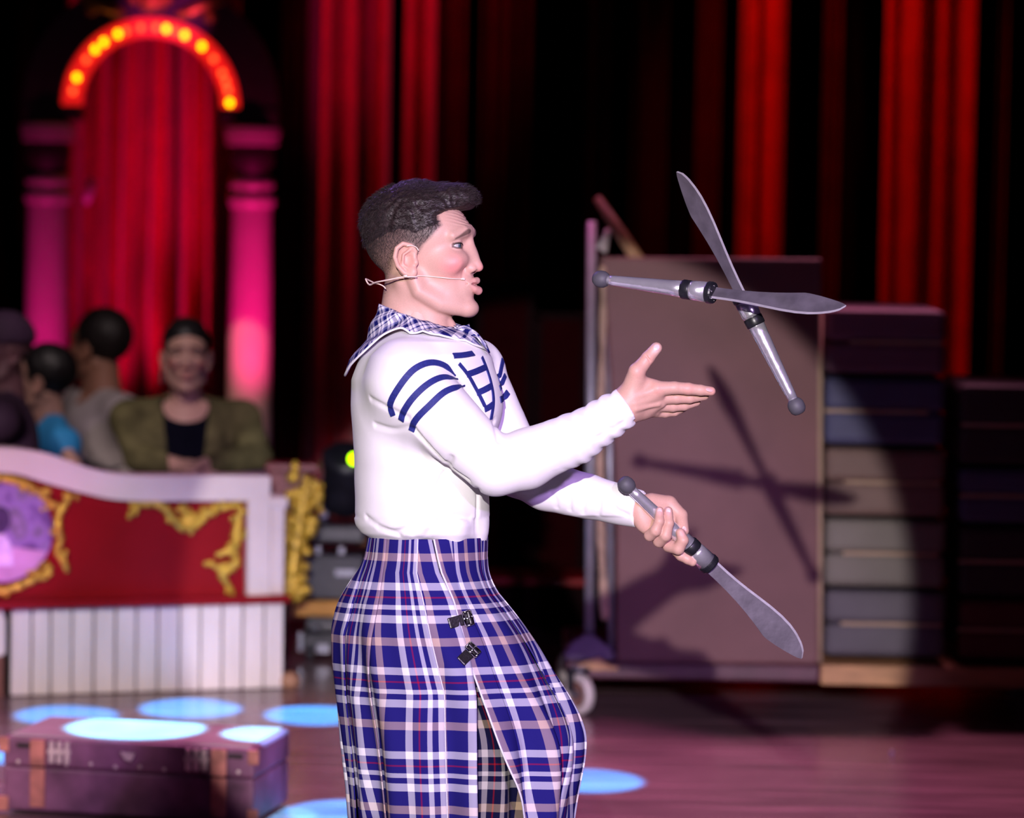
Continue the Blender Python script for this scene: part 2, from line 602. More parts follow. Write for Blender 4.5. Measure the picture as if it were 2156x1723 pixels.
mb = MB()
ap = arc_poly(146, 187, 0, math.pi)
n = len(ap) // 2
for i in range(n - 1):
    mb.prism([ap[i], ap[i + 1], ap[2 * n - 2 - i], ap[2 * n - 1 - i]], PP, 0.0, 0.05)
mb.build('bulb_channel', M_band, portal)
mb = MB()
ap = arc_poly(188, 268, 0, math.pi)
n = len(ap) // 2
for i in range(n - 1):
    mb.prism([ap[i], ap[i + 1], ap[2 * n - 2 - i], ap[2 * n - 1 - i]], PP, -0.06, 0.09)
fas = mb.build('arch_fascia', M_fascia, portal)
for s in (-1, 1):
    mb = MB()
    mb.prism([(s * 146, 0), (s * 268, 0), (s * 268, 32), (s * 146, 32)], PP, -0.08, 0.10)
    mb.build('impost', M_fascia, portal, bevel=0.008)
random.seed(4)
bl = [(165, 170, 1), (150, 197, 0), (185, 133, 0), (198, 106, 1), (212, 83, 1), (246, 69, 1), (265, 63, 0), (297, 56, 0),
      (330, 50, 0), (352, 60, 1), (372, 64, 0), (392, 73, 1), (428, 98, 1), (452, 125, 0), (470, 155, 0), (480, 172, 0), (483, 190, 0), (488, 217, 1)]
for bx_, by_, lit in bl:
    u, v = bx_ - 320, by_ - 228
    k = 166 / max(1, math.hypot(u, v))
    p = PP(u * k, min(v * k, -4), 0.065)
    mb = MB().blob(p, (0.014, 0.014, 0.017) if lit else (0.013, 0.013, 0.015), 10)
    b_ = mb.build('bulb', M_bulb_y if lit else M_bulb_r, portal, smooth=True)
for s, cxp in ((-1, 104 - 320), (1, 533 - 320)):
    x = PP(cxp, 0).x
    base = Matrix.Translation((x, pc.y - 0.02, 0))
    zc = lambda py: pc.z - (py - 225) / S
    r = 0.103
    fl = MB()
    # shaft with flutes
    nfl, n = 14, 84
    zs = [0.16, 0.6, 1.1, zc(432)]
    vs, fs = [], []
    for z, rr in zip(zs, (r * 1.02, r, r * 0.97, r * 0.92)):
        for k in range(n):
            a = 2 * math.pi * k / n
            q = rr * (1 - 0.022 * (0.5 + 0.5 * math.cos(nfl * a)))
            vs.append((x + q * math.cos(a), pc.y - 0.02 + q * math.sin(a), z))
    for j in range(3):
        for k in range(n):
            fs.append([j * n + k, j * n + (k + 1) % n, (j + 1) * n + (k + 1) % n, (j + 1) * n + k])
    fl.add(vs, fs)
    shaft = fl.build('column_shaft', M_column, portal, smooth=True)
    cap = MB()
    cap.lathe([(r * 0.9, zc(434)), (r * 1.02, zc(430)), (r * 1.08, zc(416)), (r * 1.02, zc(404)), (r * 0.9, zc(400)), (r * 0.9, zc(396)),
               (r * 1.0, zc(392)), (r * 1.03, zc(384)), (r * 0.98, zc(374)), (r * 0.86, zc(370))], base, 32)
    cap.build('necking_ring', M_column, shaft, smooth=True)
    MB().lathe([(r * 0.84, zc(372)), (r * 0.84, zc(352)), (r * 0.95, zc(345)), (r * 1.05, zc(320)), (r * 0.95, zc(304))], base, 32).build('capital_bell', M_fascia, shaft, smooth=True)
    MB().lathe([(r * 1.12, zc(302)), (r * 1.2, zc(298)), (r * 1.2, zc(286)), (r * 1.28, zc(282)), (r * 1.28, zc(266)), (r * 1.1, zc(262))], base, 32).build('abacus', M_column, shaft, smooth=False)
    MB().lathe([(r * 1.4, 0), (r * 1.4, 0.06), (r * 1.2, 0.08), (r * 1.25, 0.12), (r * 1.05, 0.17)], base, 32).build('column_base', M_column, shaft, smooth=False)
# carved scrolls on the crown of the arch
mb = MB()
for pts in ([(55, -190), (85, -200), (120, -215), (150, -222)], [(-55, -192), (-85, -202), (-118, -213), (-150, -226)],
            [(-20, -205), (0, -222), (28, -206)], [(-30, -230), (0, -240), (30, -230)]):
    q = crom([PP(u, v, 0.11) for u, v in pts], 12)
    mb.tube(q, [0.012 + 0.016 * math.sin(math.pi * i / 11) for i in range(12)], 8)
for u, v in ((-125, -200), (125, -190), (-35, -226), (33, -226), (0, -212)):
    mb.blob(PP(u, v, 0.11), (0.03, 0.022, 0.03), 8)
mb.build('crown_scroll', M_gilt, portal, smooth=True)
spot('crown_pink', PP(60, 60, 1.5), PP(30, -215), 90, (1.0, 0.05, 0.5), 9, 0.8, 0.02)  # added spot without a known fixture, lifts the scrolls beyond the up-lights

curtain(140, 500, 17.75, M_velvet, 'red velvet curtain hanging inside the lit arch', None, 6.0, 0.11, 31, 3.2)
tb = empty('curtain_tieback', pix(188, 400, 17.3), 'small shiny tieback hook on the curtain inside the arch', 'tieback')
M_shiny = mat('tieback_painted_highlight', (0.9, 0.5, 0.8), 0.3, 0.1)  # pink highlight on the hook is put into its diffuse colour
a = pix(192, 375, 17.3); b = pix(184, 430, 17.3)
MB().tube(crom([a, a + Vector((0.006, -0.03, -0.04)), b + Vector((0.004, -0.04, 0.03)), b], 10), [0.008, .014, .018, .02, .02, .02, .019, .017, .012, .006], 10).build('hook', M_shiny, tb, smooth=True)
MB().lathe([(0.024, 0), (0.024, 0.01), (0.012, 0.02), (0.010, 0.3)], axis_matrix(a + Vector((0, -0.005, -0.02)), a + Vector((0, 0.3, -0.02))), 14).build('hook_stem', M_shiny, tb, smooth=True)

# ------------------------------------------------------------------ ring box (barrier)
M_white = mat('cream_white_paint', (0.68, 0.58, 0.56), 0.45, 0, 0.05, 8, 0.05, 30)
M_board = mat('worn_white_board', (0.68, 0.60, 0.57), 0.55, 0, 0.10, 5, 0.1, 40, stretch=(3, 3, 0.5))
M_redpaint = mat('red_gloss_paint', (0.22, 0.002, 0.006), 0.35, 0, 0.12, 4, 0.03, 20, 0.25)
M_gold = mat('gold_leaf', (0.55, 0.36, 0.04), 0.40, 0.35, 0.45, 45, 0.5, 60)
M_dark = mat('dark_gap', (0.02, 0.015, 0.015), 0.8)

B0 = on_floor(10, 1468); B1 = on_floor(598, 1450)
U = (B1 - B0); U.z = 0; BL = U.length; U.normalize()
N = Vector((U.y, -U.x, 0))
if N.y > 0: N = -N


def BU(px, py):
    r = CAMROT @ Vector(((px - CX) / FPX, -(py - CY) / FPX, -1))
    t = (B0 - CAMPOS).dot(N) / r.dot(N)
    q = CAMPOS + r * t - B0
    return q.dot(U), q.z


def BP(u, z, d=0.0):
    return B0 + U * u + Vector((0, 0, z - B0.z)) + N * d


box = empty('ring_box', BP(0, 0), 'red and white scrolled box front with gold ornament, around the audience seats', 'barrier')
zl = BU(300, 1268)[1]                              # top of the boarded base
ue = BU(598, 1360)[0]
edges = [BU(x, 1360)[0] for x in (22, 67, 107, 152, 198, 243, 287, 333, 378, 422, 468, 511, 556)] + [ue]
for i in range(len(edges) - 1):
    dz = 0.004 * ((i * 7) % 3)
    MB().box(BP((edges[i] + edges[i + 1]) / 2, zl / 2 - 0.006, -0.01 + dz * 0.4), (edges[i + 1] - edges[i] - 0.007, 0.022, zl - 0.018),
             Matrix(((U.x, -N.x, 0), (U.y, -N.y, 0), (0, 0, 1)))).build('base_board', M_board, box, bevel=0.003)
RB = Matrix(((U.x, -N.x, 0), (U.y, -N.y, 0), (0, 0, 1)))
MB().box(BP((edges[0] + ue) / 2, zl / 2, -0.045), (ue - edges[0], 0.04, zl - 0.01), RB).build('base_backing', M_dark, box)
MB().box(BP((edges[0] - 0.25 + ue) / 2, zl + 0.004, 0.0), (ue - edges[0] + 0.27, 0.09, 0.026), RB).build('ledge', M_redpaint, box, bevel=0.004)
inner = [(-190, 1040), (-150, 1028), (-90, 1008), (-40, 997), (0, 994), (40, 999), (72, 1009), (137, 1028), (188, 1041), (231, 1050), (289, 1054), (400, 1054), (519, 1053)]
outer = [(-190, 990), (-150, 974), (-90, 955), (-40, 944), (0, 942), (54, 947), (108, 958), (152, 974), (203, 990), (253, 998), (307, 1001), (450, 1001), (566, 1002)]
iu = crom([BU(*p) for p in inner], 60); ou = crom([BU(*p) for p in outer], 60)
mb = MB()
zb = zl + 0.015
for i in range(59):
    mb.prism([tuple(iu[i]), tuple(iu[i + 1]), (iu[i + 1][0], zb), (iu[i][0], zb)], BP, -0.03, -0.012)
mb.build('red_panel', M_redpaint, box)
mb = MB()
for i in range(59):
    mb.prism([tuple(ou[i]), tuple(ou[i + 1]), tuple(iu[i + 1]), tuple(iu[i])], BP, -0.09, 0.022)
ur0, ur1 = BU(519, 1150)[0], BU(566, 1150)[0]
mb.prism([tuple(iu[-1]), tuple(ou[-1]), (ur1, zb), (ur0, zb)], BP, -0.09, 0.022)
mb.build('white_frame', M_white, box)
up0, up1 = BU(569, 1150)[0], BU(598, 1150)[0]
zp = BU(585, 1045)[1]
mb = MB().box(BP((up0 + up1) / 2, (zp + zb) / 2, -0.03), (up1 - up0, 0.07, zp - zb), RB)
mb.box(BP((up0 + up1) / 2, zp - 0.02, -0.02), (up1 - up0 + 0.012, 0.085, 0.035), RB)
mb.build('end_post', M_white, box, bevel=0.004)


def scroll(pts, r, name, parent, m, seed=0, d=0.0, nb=14, fn=None):
    fn = fn or (lambda px, py, dd: BP(*BU(px, py), dd))
    rnd = random.Random(seed)
    r = r * 0.82
    P = [fn(px, py, d) for px, py in pts]
    q = crom(P, max(10, 6 * len(pts)))
    mb = MB()
    nq = len(q)
    mb.tube(q, [r * (0.55 + 0.45 * math.sin(math.pi * (i + 1) / (nq + 1))) * (0.85 + 0.3 * rnd.random()) for i in range(nq)], 8)
    for i in range(nb):
        k = rnd.randrange(nq)
        o = Vector((rnd.uniform(-1, 1) * r * 1.7, 0, rnd.uniform(-1, 1) * r * 1.7))
        mb.blob(Vector(q[k]) + o + N * 0.3 * r, (r * rnd.uniform(.5, .9), r * 0.5, r * rnd.uniform(.5, .9)), 8)
    return mb.build(name, m, parent, smooth=True)


scroll([(282, 1080), (292, 1064), (325, 1060), (345, 1068), (362, 1088), (385, 1112), (398, 1096), (415, 1088), (428, 1090)], 0.020, 'gold_scroll', box, M_gold, 1, 0.0, 22)
scroll([(385, 1062), (395, 1085), (410, 1105), (425, 1090), (450, 1076), (480, 1066), (506, 1064)], 0.019, 'gold_scroll', box, M_gold, 2, 0.0, 20)
scroll([(506, 1066), (504, 1095), (497, 1120), (497, 1145), (480, 1160), (455, 1170)], 0.018, 'gold_scroll', box, M_gold, 3, 0.0, 20)
scroll([(442, 1182), (460, 1196), (500, 1182), (480, 1200), (465, 1210), (478, 1230), (490, 1250)], 0.017, 'gold_scroll', box, M_gold, 4, 0.0, 20)
scroll([(148, 1040), (137, 1062), (124, 1085), (122, 1115), (128, 1135), (118, 1160)], 0.017, 'gold_scroll', box, M_gold, 5, 0.0, 10)
scroll([(120, 1160), (132, 1180), (142, 1205)], 0.015, 'gold_scroll', box, M_gold, 6, 0.0, 5)
# painted oval with its carved surround
M_paint = bpy.data.materials.new('violet_painted_oval')
M_paint.use_nodes = True
nt = M_paint.node_tree
tc = nt.nodes.new('ShaderNodeTexCoord')
no = nt.nodes.new('ShaderNodeTexNoise')
no.inputs['Scale'].default_value = 9.0
no.inputs['Detail'].default_value = 2.0
nt.links.new(tc.outputs['Object'], no.inputs['Vector'])
rp = nt.nodes.new('ShaderNodeValToRGB')
for i, (ps, cc) in enumerate(((0.25, (0.02, 0.01, 0.05)), (0.42, (0.13, 0.05, 0.22)), (0.52, (0.28, 0.15, 0.45)), (0.6, (0.16, 0.10, 0.2)), (0.75, (0.35, 0.2, 0.5)))):
    el = rp.color_ramp.elements[i] if i < 2 else rp.color_ramp.elements.new(ps)
    el.position = ps
    el.color = (*cc, 1)
nt.links.new(no.outputs['Fac'], rp.inputs['Fac'])
nt.links.new(rp.outputs['Color'], nt.nodes['Principled BSDF'].inputs['Base Color'])
oc = BU(2, 1122)
ru = BU(112, 1122)[0] - oc[0]
rz = oc[1] - BU(2, 1228)[1]
mb = MB().prism([(oc[0] + ru * math.cos(a), oc[1] + rz * math.sin(a)) for a in np.linspace(0, 2 * math.pi, 41)[:-1]], BP, -0.012, -0.004)
oval = mb.build('painted_oval', M_paint, box)
M_ground = mat('painted_pink_ground', (0.50, 0.25, 0.48), 0.5, 0, 0.2, 12)
M_dress = mat('painted_pale_lilac', (0.72, 0.5, 0.9), 0.5, 0, 0.25, 30)
M_pdark = mat('painted_dark_violet', (0.05, 0.015, 0.09), 0.5, 0, 0.3, 30)
gz = lambda x: -0.32 - 0.18 * x
MB().prism([(oc[0] + ru * 0.97 * math.cos(a), oc[1] + rz * 0.97 * math.sin(a)) for a in np.linspace(-0.42, -math.pi + 0.1, 24)], BP, -0.004, -0.001).build('painted_ground', M_ground, oval)
MB().prism([BU(*p) for p in ((-25, 1130), (10, 1125), (24, 1150), (28, 1192), (-30, 1192))], BP, -0.001, 0.001).build('painted_dress', M_dress, oval)
MB().prism([BU(2 + 20 * math.cos(a), 1095 + 28 * math.sin(a)) for a in np.linspace(0, 6.28, 20)[:-1]], BP, -0.001, 0.001).build('painted_hair', M_pdark, oval)
scroll([(-60, 1012), (-30, 1003), (0, 1006), (35, 1014), (62, 1024), (90, 1044), (112, 1068)], 0.017, 'oval_carving', box, M_gold, 7, 0.0, 24)
scroll([(110, 1192), (85, 1212), (60, 1226), (30, 1238), (0, 1246), (-40, 1244)], 0.018, 'oval_carving', box, M_gold, 8, 0.0, 20)
# a magenta lamp of the box lights the oval from close by
q = BP(*BU(-40, 1260), 0.55)
spot('oval_lamp', q + Vector((0, -0.1, -0.25)), BP(*BU(0, 1060), 0), 13, (1.0, 0.08, 0.85), 26, 0.9, 0.02)

# next box section behind it, with its own gold edge
box2 = empty('ring_box', BP(ue + 0.05, 0, -0.35), 'dark red box section with a gold carved edge beside the moving light', 'barrier')
D2 = (pix(600, 1150, 1) - CAMPOS)
bd = (BP(ue, 0.4, -0.35) - CAMPOS).dot(CAMROT @ Vector((0, 0, -1)))
p2 = lambda px, py, dd=0.0: pix(px, py, bd - dd)
a = p2(560, 990); b = p2(672, 990); zt = a.z
M_dkred = mat('dark_red_paint', (0.16, 0.004, 0.012), 0.4, 0, 0.2, 6)
zm = p2(600, 1272).z
MB().box(((a.x + p2(640, 1000).x) / 2, a.y + 0.03, (zt + zm) / 2), (p2(640, 1000).x - a.x, 0.05, zt - zm)).build('red_panel', M_dkred, box2, bevel=0.004)
MB().box(((a.x + p2(606, 1000).x) / 2, a.y + 0.05, zm / 2), (p2(606, 1000).x - a.x, 0.05, zm)).build('dark_base', M_dark, box2)
MB().box(((a.x + b.x) / 2, a.y + 0.02, zt + 0.012), (b.x - a.x, 0.11, 0.03)).build('top_rail', M_dkred, box2, bevel=0.005)
scroll([(648, 1010), (640, 1040), (634, 1075), (630, 1110), (622, 1150), (618, 1190), (612, 1230), (604, 1268)], 0.036, 'gold_scroll', box2, M_gold, 9, 0.03, 60, fn=p2)
scroll([(645, 1012), (660, 1030), (662, 1056), (648, 1070)], 0.02, 'gold_scroll', box2, M_gold, 10, 0.03, 8, fn=p2)
# box section on the other side of the joint, only its rounded corner shows
box3 = box
u3 = BU(12, 1380)[0]
z3 = BU(5, 1275)[1]
poly = [(u3 - 0.35, 0.02), (u3, 0.14), (u3, z3 - 0.05), (u3 - 0.01, z3 - 0.015), (u3 - 0.04, z3), (u3 - 0.35, z3)]
MB().prism(poly, BP, -0.05, 0.0).build('base_board', M_board, box3, bevel=0.004)
MB().prism([(u3 - 0.03, 0), (u3 - 0.006, 0), (u3 - 0.006, 0.16), (u3 - 0.03, 0.16)], BP, -0.045, -0.005).build('corner_stud', mat('rusty_brown', (0.16, 0.06, 0.04), 0.7), box3)

# ------------------------------------------------------------------ stage gear beside the box
M_gear = mat('black_gear_plastic', (0.012, 0.012, 0.018), 0.4, 0, 0.3, 20)
M_case = mat('charcoal_case', (0.022, 0.021, 0.030), 0.5, 0, 0.2, 10, 0.1, 50)
M_alu = mat('grey_aluminium', (0.20, 0.20, 0.24), 0.35, 0.7, 0.15)
M_ochre = mat('ochre_wood', (0.50, 0.23, 0.03), 0.6, 0, 0.25, 14, stretch=(1, 6, 6))
M_green = mat('green_indicator', (0.3, 0.8, 0.0), 0.4, emis=(0.45, 1.0, 0.0), estr=6.0)
GD = 12.9
g = lambda px, py, dd=0.0: pix(px, py, GD - dd)


def gbox(x0, y0, x1, y1, depth, dd=0.0):
    a = g(x0, y0, dd); b = g(x1, y1, dd)
    return (((a.x + b.x) / 2, a.y + depth / 2, (a.z + b.z) / 2), (abs(b.x - a.x), depth, abs(a.z - b.z)))


z0 = 0.0
case = empty('flight_case', g(690, 1420), 'charcoal flight case standing on the floor beside the white boards', 'case')
zf = g(690, 1335).z
cxx, cy_ = g(692, 1400).x, g(690, 1400).y
MB().box((cxx, cy_ + 0.2, zf / 2 + 0.02), (0.20, 0.4, zf - 0.04)).build('case_body', M_case, case, bevel=0.01)
for sx in (-1, 1):
    mb = MB()
    mb.box((cxx + sx * 0.1, cy_ + 0.0, zf / 2 + 0.02), (0.014, 0.016, zf - 0.03))
    mb.build('edge_profile', M_alu, case)
MB().box((cxx - 0.02, cy_ - 0.008, zf - 0.05), (0.05, 0.014, 0.035)).build('latch', M_alu, case, bevel=0.003)
for sx in (-1, 1):
    MB().lathe([(0.02, -0.012), (0.02, 0.012)], Matrix.Translation((cxx + sx * 0.07, cy_ + 0.05, 0.02)) @ Matrix.Rotation(math.pi / 2, 4, 'Y'), 14).build('castor', M_gear, case)
plank = MB().box(*gbox(617, 1266, 770, 1300, 0.42, 0.02)).build('plank', M_ochre, bevel=0.004)
tag(plank, 'ochre wooden plank under the dark amplifier box', 'plank')
stand = empty('equipment_stand', g(690, 1318), 'low black stand between flight case and ochre plank', 'stand')
zt_ = g(690, 1300).z
MB().box((cxx, cy_ + 0.2, (zf + zt_) / 2), (0.17, 0.34, zt_ - zf - 0.006)).build('stand_block', M_gear, stand, bevel=0.006)
MB().blob(g(662, 1322, 0.01), (0.018, 0.012, 0.014)).build('lamp_knob', M_alu, stand, smooth=True)
amp = empty('amplifier_box', g(690, 1262), 'dark amplifier box with pale labels under the moving light', 'amplifier')
c_, s_ = gbox(634, 1168, 765, 1265, 0.36, 0.0)
MB().box(c_, s_).build('box_body', M_case, amp, bevel=0.008)
MB().box(*gbox(706, 1200, 750, 1214, 0.01, 0.012)).build('label_strip', M_alu, amp)
MB().box(*gbox(712, 1152, 726, 1168, 0.05, 0.02)).build('connector', M_alu, amp, bevel=0.003)
MB().box(*gbox(664, 1150, 676, 1168, 0.05, 0.02)).build('connector', M_alu, amp, bevel=0.003)
mh = empty('moving_light', g(715, 1165), 'black moving head stage light with a green indicator behind the back of the juggler', 'stage light')
MB().box(*gbox(650, 1104, 770, 1147, 0.26, 0.0)).build('base', M_gear, mh, bevel=0.012)
MB().box(*gbox(672, 1015, 692, 1112, 0.09, -0.08)).build('yoke_arm', M_gear, mh, bevel=0.01)
MB().box(*gbox(764, 1015, 780, 1112, 0.09, -0.08)).build('yoke_arm', M_gear, mh, bevel=0.01)
MB().box(*gbox(674, 1030, 690, 1095, 0.012, -0.065)).build('yoke_cover', M_alu, mh, bevel=0.004)
a = g(720, 1075, -0.12); b = g(735, 945, 0.02)
MB().lathe([(0.03, 0), (0.075, 0.02), (0.085, 0.08), (0.08, 0.15), (0.09, 0.2), (0.092, 0.235), (0.07, 0.245)], axis_matrix(a, b), 28).build('lamp_head', M_gear, mh, smooth=True)
MB().blob(g(745, 967, 0.12), (0.018, 0.012, 0.020), 12).build('indicator', M_green, mh, smooth=True)
fb = empty('floor_weight', on_floor(614, 1442), 'small rounded brown floor weight at the foot of the flight case', 'weight')
q = on_floor(614, 1442)
MB().lathe([(0.02, 0), (0.032, 0.01), (0.034, 0.03), (0.02, 0.05), (0.008, 0.055)], Matrix.Translation((q.x, q.y - 0.08, 0)), 18).build('weight_body', mat('tan_rubber', (0.35, 0.18, 0.10), 0.6), fb, smooth=True)
hang = empty('gilt_panel', g(765, 1150), 'narrow gilded panel standing behind the amplifier box', 'panel')
a = pix(752, 1120, 13.6); b = pix(775, 1250, 13.6)
MB().box(((a.x + b.x) / 2, a.y, a.z / 2), (b.x - a.x, 0.04, a.z)).build('panel_board', M_gold, hang, bevel=0.005)
# red kerb and dim set pieces behind the juggler
a = pix(1025, 1215, 13.8); b = pix(1300, 1238, 13.8)
kerb = empty('ring_kerb', (a.x, a.y, 0), 'red topped ring kerb behind the arms of the juggler', 'kerb')
MB().box(((a.x + b.x) / 2, a.y + 0.15, (a.z + b.z) / 2), (b.x - a.x, 0.3, a.z - b.z)).build('kerb_top', M_redpaint, kerb, bevel=0.01)
MB().box(((a.x + b.x) / 2, a.y + 0.17, b.z / 2), (b.x - a.x - 0.02, 0.24, b.z)).build('kerb_body', M_blackcloth, kerb)
M_flat = mat('dark_wine_flat', (0.018, 0.001, 0.002), 0.95, spec=0.02)
for x0, y0, x1, lab in ((1010, 600, 1118, 'tall dark maroon flat behind the chin of the juggler'), (1135, 665, 1232, 'lower dark maroon flat beside the grey trolley pole')):
    a = pix(x0, y0, 15.0); b = pix(x1, y0, 15.0)
    st = empty('stage_flat', ((a.x + b.x) / 2, a.y, 0), lab, 'stage flat')
    MB().box(((a.x + b.x) / 2, a.y, a.z / 2), (b.x - a.x - 0.02, 0.03, a.z - 0.01)).build('flat_face', M_flat, st)
    mb = MB()
    for sx in (a.x, b.x):
        mb.box((sx, a.y, a.z / 2), (0.03, 0.045, a.z))
    mb.box(((a.x + b.x) / 2, a.y, a.z), (b.x - a.x + 0.03, 0.045, 0.03))
    mb.build('flat_frame', M_blackcloth, st)

# ------------------------------------------------------------------ the trunk
FL = on_floor(7, 1711); FR = on_floor(532, 1741); BR = on_floor(617, 1694)
X = (FR - FL); tw = X.length; X.normalize()
Y = Vector((-X.y, X.x, 0))
td = max(0.30, min(0.55, abs((BR - FR).dot(Y))))
th = pix(535, 1574, (FR - CAMPOS).dot(CAMROT @ Vector((0, 0, -1)))).z
trunk = empty('trunk', FL + X * tw / 2 + Y * td / 2, 'old wooden travel trunk with metal latches, lying on the stage floor', 'trunk')
RT = Matrix(((X.x, Y.x, 0), (X.y, Y.y, 0), (0, 0, 1)))
TP = lambda u, y, z: FL + X * u + Y * y + Vector((0, 0, z))
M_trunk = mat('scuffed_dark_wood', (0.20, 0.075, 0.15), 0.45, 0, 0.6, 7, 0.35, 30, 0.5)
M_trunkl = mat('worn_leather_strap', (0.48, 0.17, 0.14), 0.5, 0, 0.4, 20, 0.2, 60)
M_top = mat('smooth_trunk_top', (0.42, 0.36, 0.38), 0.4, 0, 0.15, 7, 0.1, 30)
M_brass = mat('dull_brass', (0.72, 0.56, 0.56), 0.35, 0.25, 0.25, 50)
zl_ = th * 0.60
MB().box(TP(tw / 2, td / 2, zl_ / 2 + 0.004), (tw, td, zl_ - 0.008), RT).build('trunk_body', M_trunk, trunk, bevel=0.008)
lid = MB().box(TP(tw / 2, td / 2, (zl_ + th) / 2), (tw + 0.004, td + 0.004, th - zl_ - 0.004), RT).build('lid', M_trunk, trunk, bevel=0.009)
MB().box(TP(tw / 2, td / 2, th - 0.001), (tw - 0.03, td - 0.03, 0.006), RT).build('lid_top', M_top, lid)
for fx in (0.14, 0.865):
    MB().box(TP(tw * fx, -0.003, zl_ / 2 + 0.01), (0.042, 0.012, zl_ - 0.02), RT).build('strap', M_trunkl, trunk, bevel=0.003)
    MB().box(TP(tw * fx, -0.005, (zl_ + th) / 2), (0.042, 0.012, th - zl_ - 0.012), RT).build('strap', M_trunkl, lid, bevel=0.003)
for fx in (0.228, 0.775):
    lt = MB().box(TP(tw * fx, -0.006, zl_ + 0.047), (0.066, 0.012, 0.012), RT).build('latch', M_brass, lid, bevel=0.002)
    for k in (-1, 0, 1):
        MB().box(TP(tw * fx + k * 0.022, -0.005, zl_ + 0.064), (0.013, 0.010, 0.022), RT).build('latch_tooth', M_brass, lt, bevel=0.002)
        MB().box(TP(tw * fx + k * 0.022, -0.005, zl_ + 0.028), (0.015, 0.010, 0.024), RT).build('latch_tooth', M_brass, lt, bevel=0.002)
MB().prism([(-0.02, 0.012), (0.022, 0.010), (0.010, -0.012), (-0.006, -0.008)], lambda u, v, d: TP(tw * 0.505 + u, -0.004 - d, zl_ + 0.045 + v), 0.0, 0.012).build('clasp', M_brass, lid)
for fx in (0.085, 0.93):
    MB().box(TP(tw * fx, -0.004, zl_ + 0.06), (0.04, 0.008, 0.010), RT).build('hand_slot', M_dark, lid)
for k in range(10):
    MB().blob(TP(tw * (0.06 + 0.098 * k), -0.002, zl_ + 0.014 + 0.004 * (k % 2)), (0.006, 0.004, 0.006), 8).build('rivet', M_brass, lid, smooth=True)
for sx in (0, 1):
    for sz, par in ((0.02, trunk), (th - 0.03, lid)):
        MB().box(TP(tw * sx, 0.0, sz + 0.005), (0.03, 0.012, 0.04), RT).build('corner_plate', M_trunkl, par, bevel=0.003)

# ------------------------------------------------------------------ trolley with mats
TD = 11.8
t = lambda px, py, dd=0.0: pix(px, py, TD - dd)
M_pole = mat('grey_steel_tube', (0.34, 0.33, 0.37), 0.4, 0.5, 0.12)
M_deck = mat('pine_deck', (0.50, 0.25, 0.11), 0.55, 0, 0.2, 10, 0.1, 30, stretch=(1, 5, 5))
M_deckd = mat('dark_stained_deck', (0.10, 0.03, 0.05), 0.5, 0, 0.2, 10)
M_wheel = mat('pale_nylon_wheel', (0.72, 0.62, 0.62), 0.5, 0, 0.06)
M_rope = mat('tan_webbing', (0.45, 0.30, 0.22), 0.8, 0, 0.2, 40)
fz = on_floor(1218, 1505)
trolley = empty('mat_trolley', (t(1700, 1440).x, t(1700, 1440).y, 0), 'low wheeled trolley with steel poles and pine deck under the mats', 'trolley')
a = t(1192, 1395); b = t(2260, 1440)
zd1 = t(1727, 1398).z; zd0 = t(1727, 1440).z
MB().box(((t(1727, 1400).x + b.x) / 2, a.y + 0.42, (zd0 + zd1) / 2), (b.x - t(1727, 1400).x, 0.9, zd1 - zd0)).build('deck_plank', M_deck, trolley, bevel=0.004)
zdl = t(1300, 1382).z
MB().box(((a.x + t(1726, 1400).x) / 2, a.y + 0.42, (zd0 + zd1) / 2), (t(1726, 1400).x - a.x, 0.88, zd1 - zd0 - 0.01)).build('deck_plank', M_deckd, trolley, bevel=0.01)
for px, py in ((1246, 466), (1281, 600)):
    p0 = t(px, py, -0.03); p1 = t(px - 5 if px < 1260 else px + 6, 1392, -0.03)
    pole = MB().tube([(p0.x, p0.y, p0.z), (p1.x, p1.y, zd1 - 0.002)], 0.016 if px < 1260 else 0.011, 14).build('upright_pole', M_pole, trolley, smooth=True)
    MB().lathe([(0.018, 0), (0.022, 0.006), (0.022, 0.03), (0.017, 0.036)], Matrix.Translation((p1.x, p1.y, zd1 - 0.002)), 14).build('pole_socket', M_gear, pole)
MB().blob(t(1206, 1361, 0.0), (0.016, 0.016, 0.014)).build('bracket_bolt', M_alu, trolley, smooth=True)
MB().prism([(1188, 1392), (1188, 1372), (1205, 1350), (1240, 1330), (1262, 1345), (1290, 1365), (1300, 1392)], lambda u, v, d: t(u, v, d), -0.06, 0.015).build('corner_bracket', mat('violet_painted_steel', (0.05, 0.02, 0.07), 0.4, 0.3), trolley, bevel=0.006)
MB().prism([(1200, 1408), (1235, 1393), (1262, 1385), (1285, 1402), (1302, 1404), (1300, 1412), (1200, 1412)], lambda u, v, d: t(u, v, d), -0.02, 0.03).build('chipped_edge', M_deck, trolley, bevel=0.004)
wy = fz.y


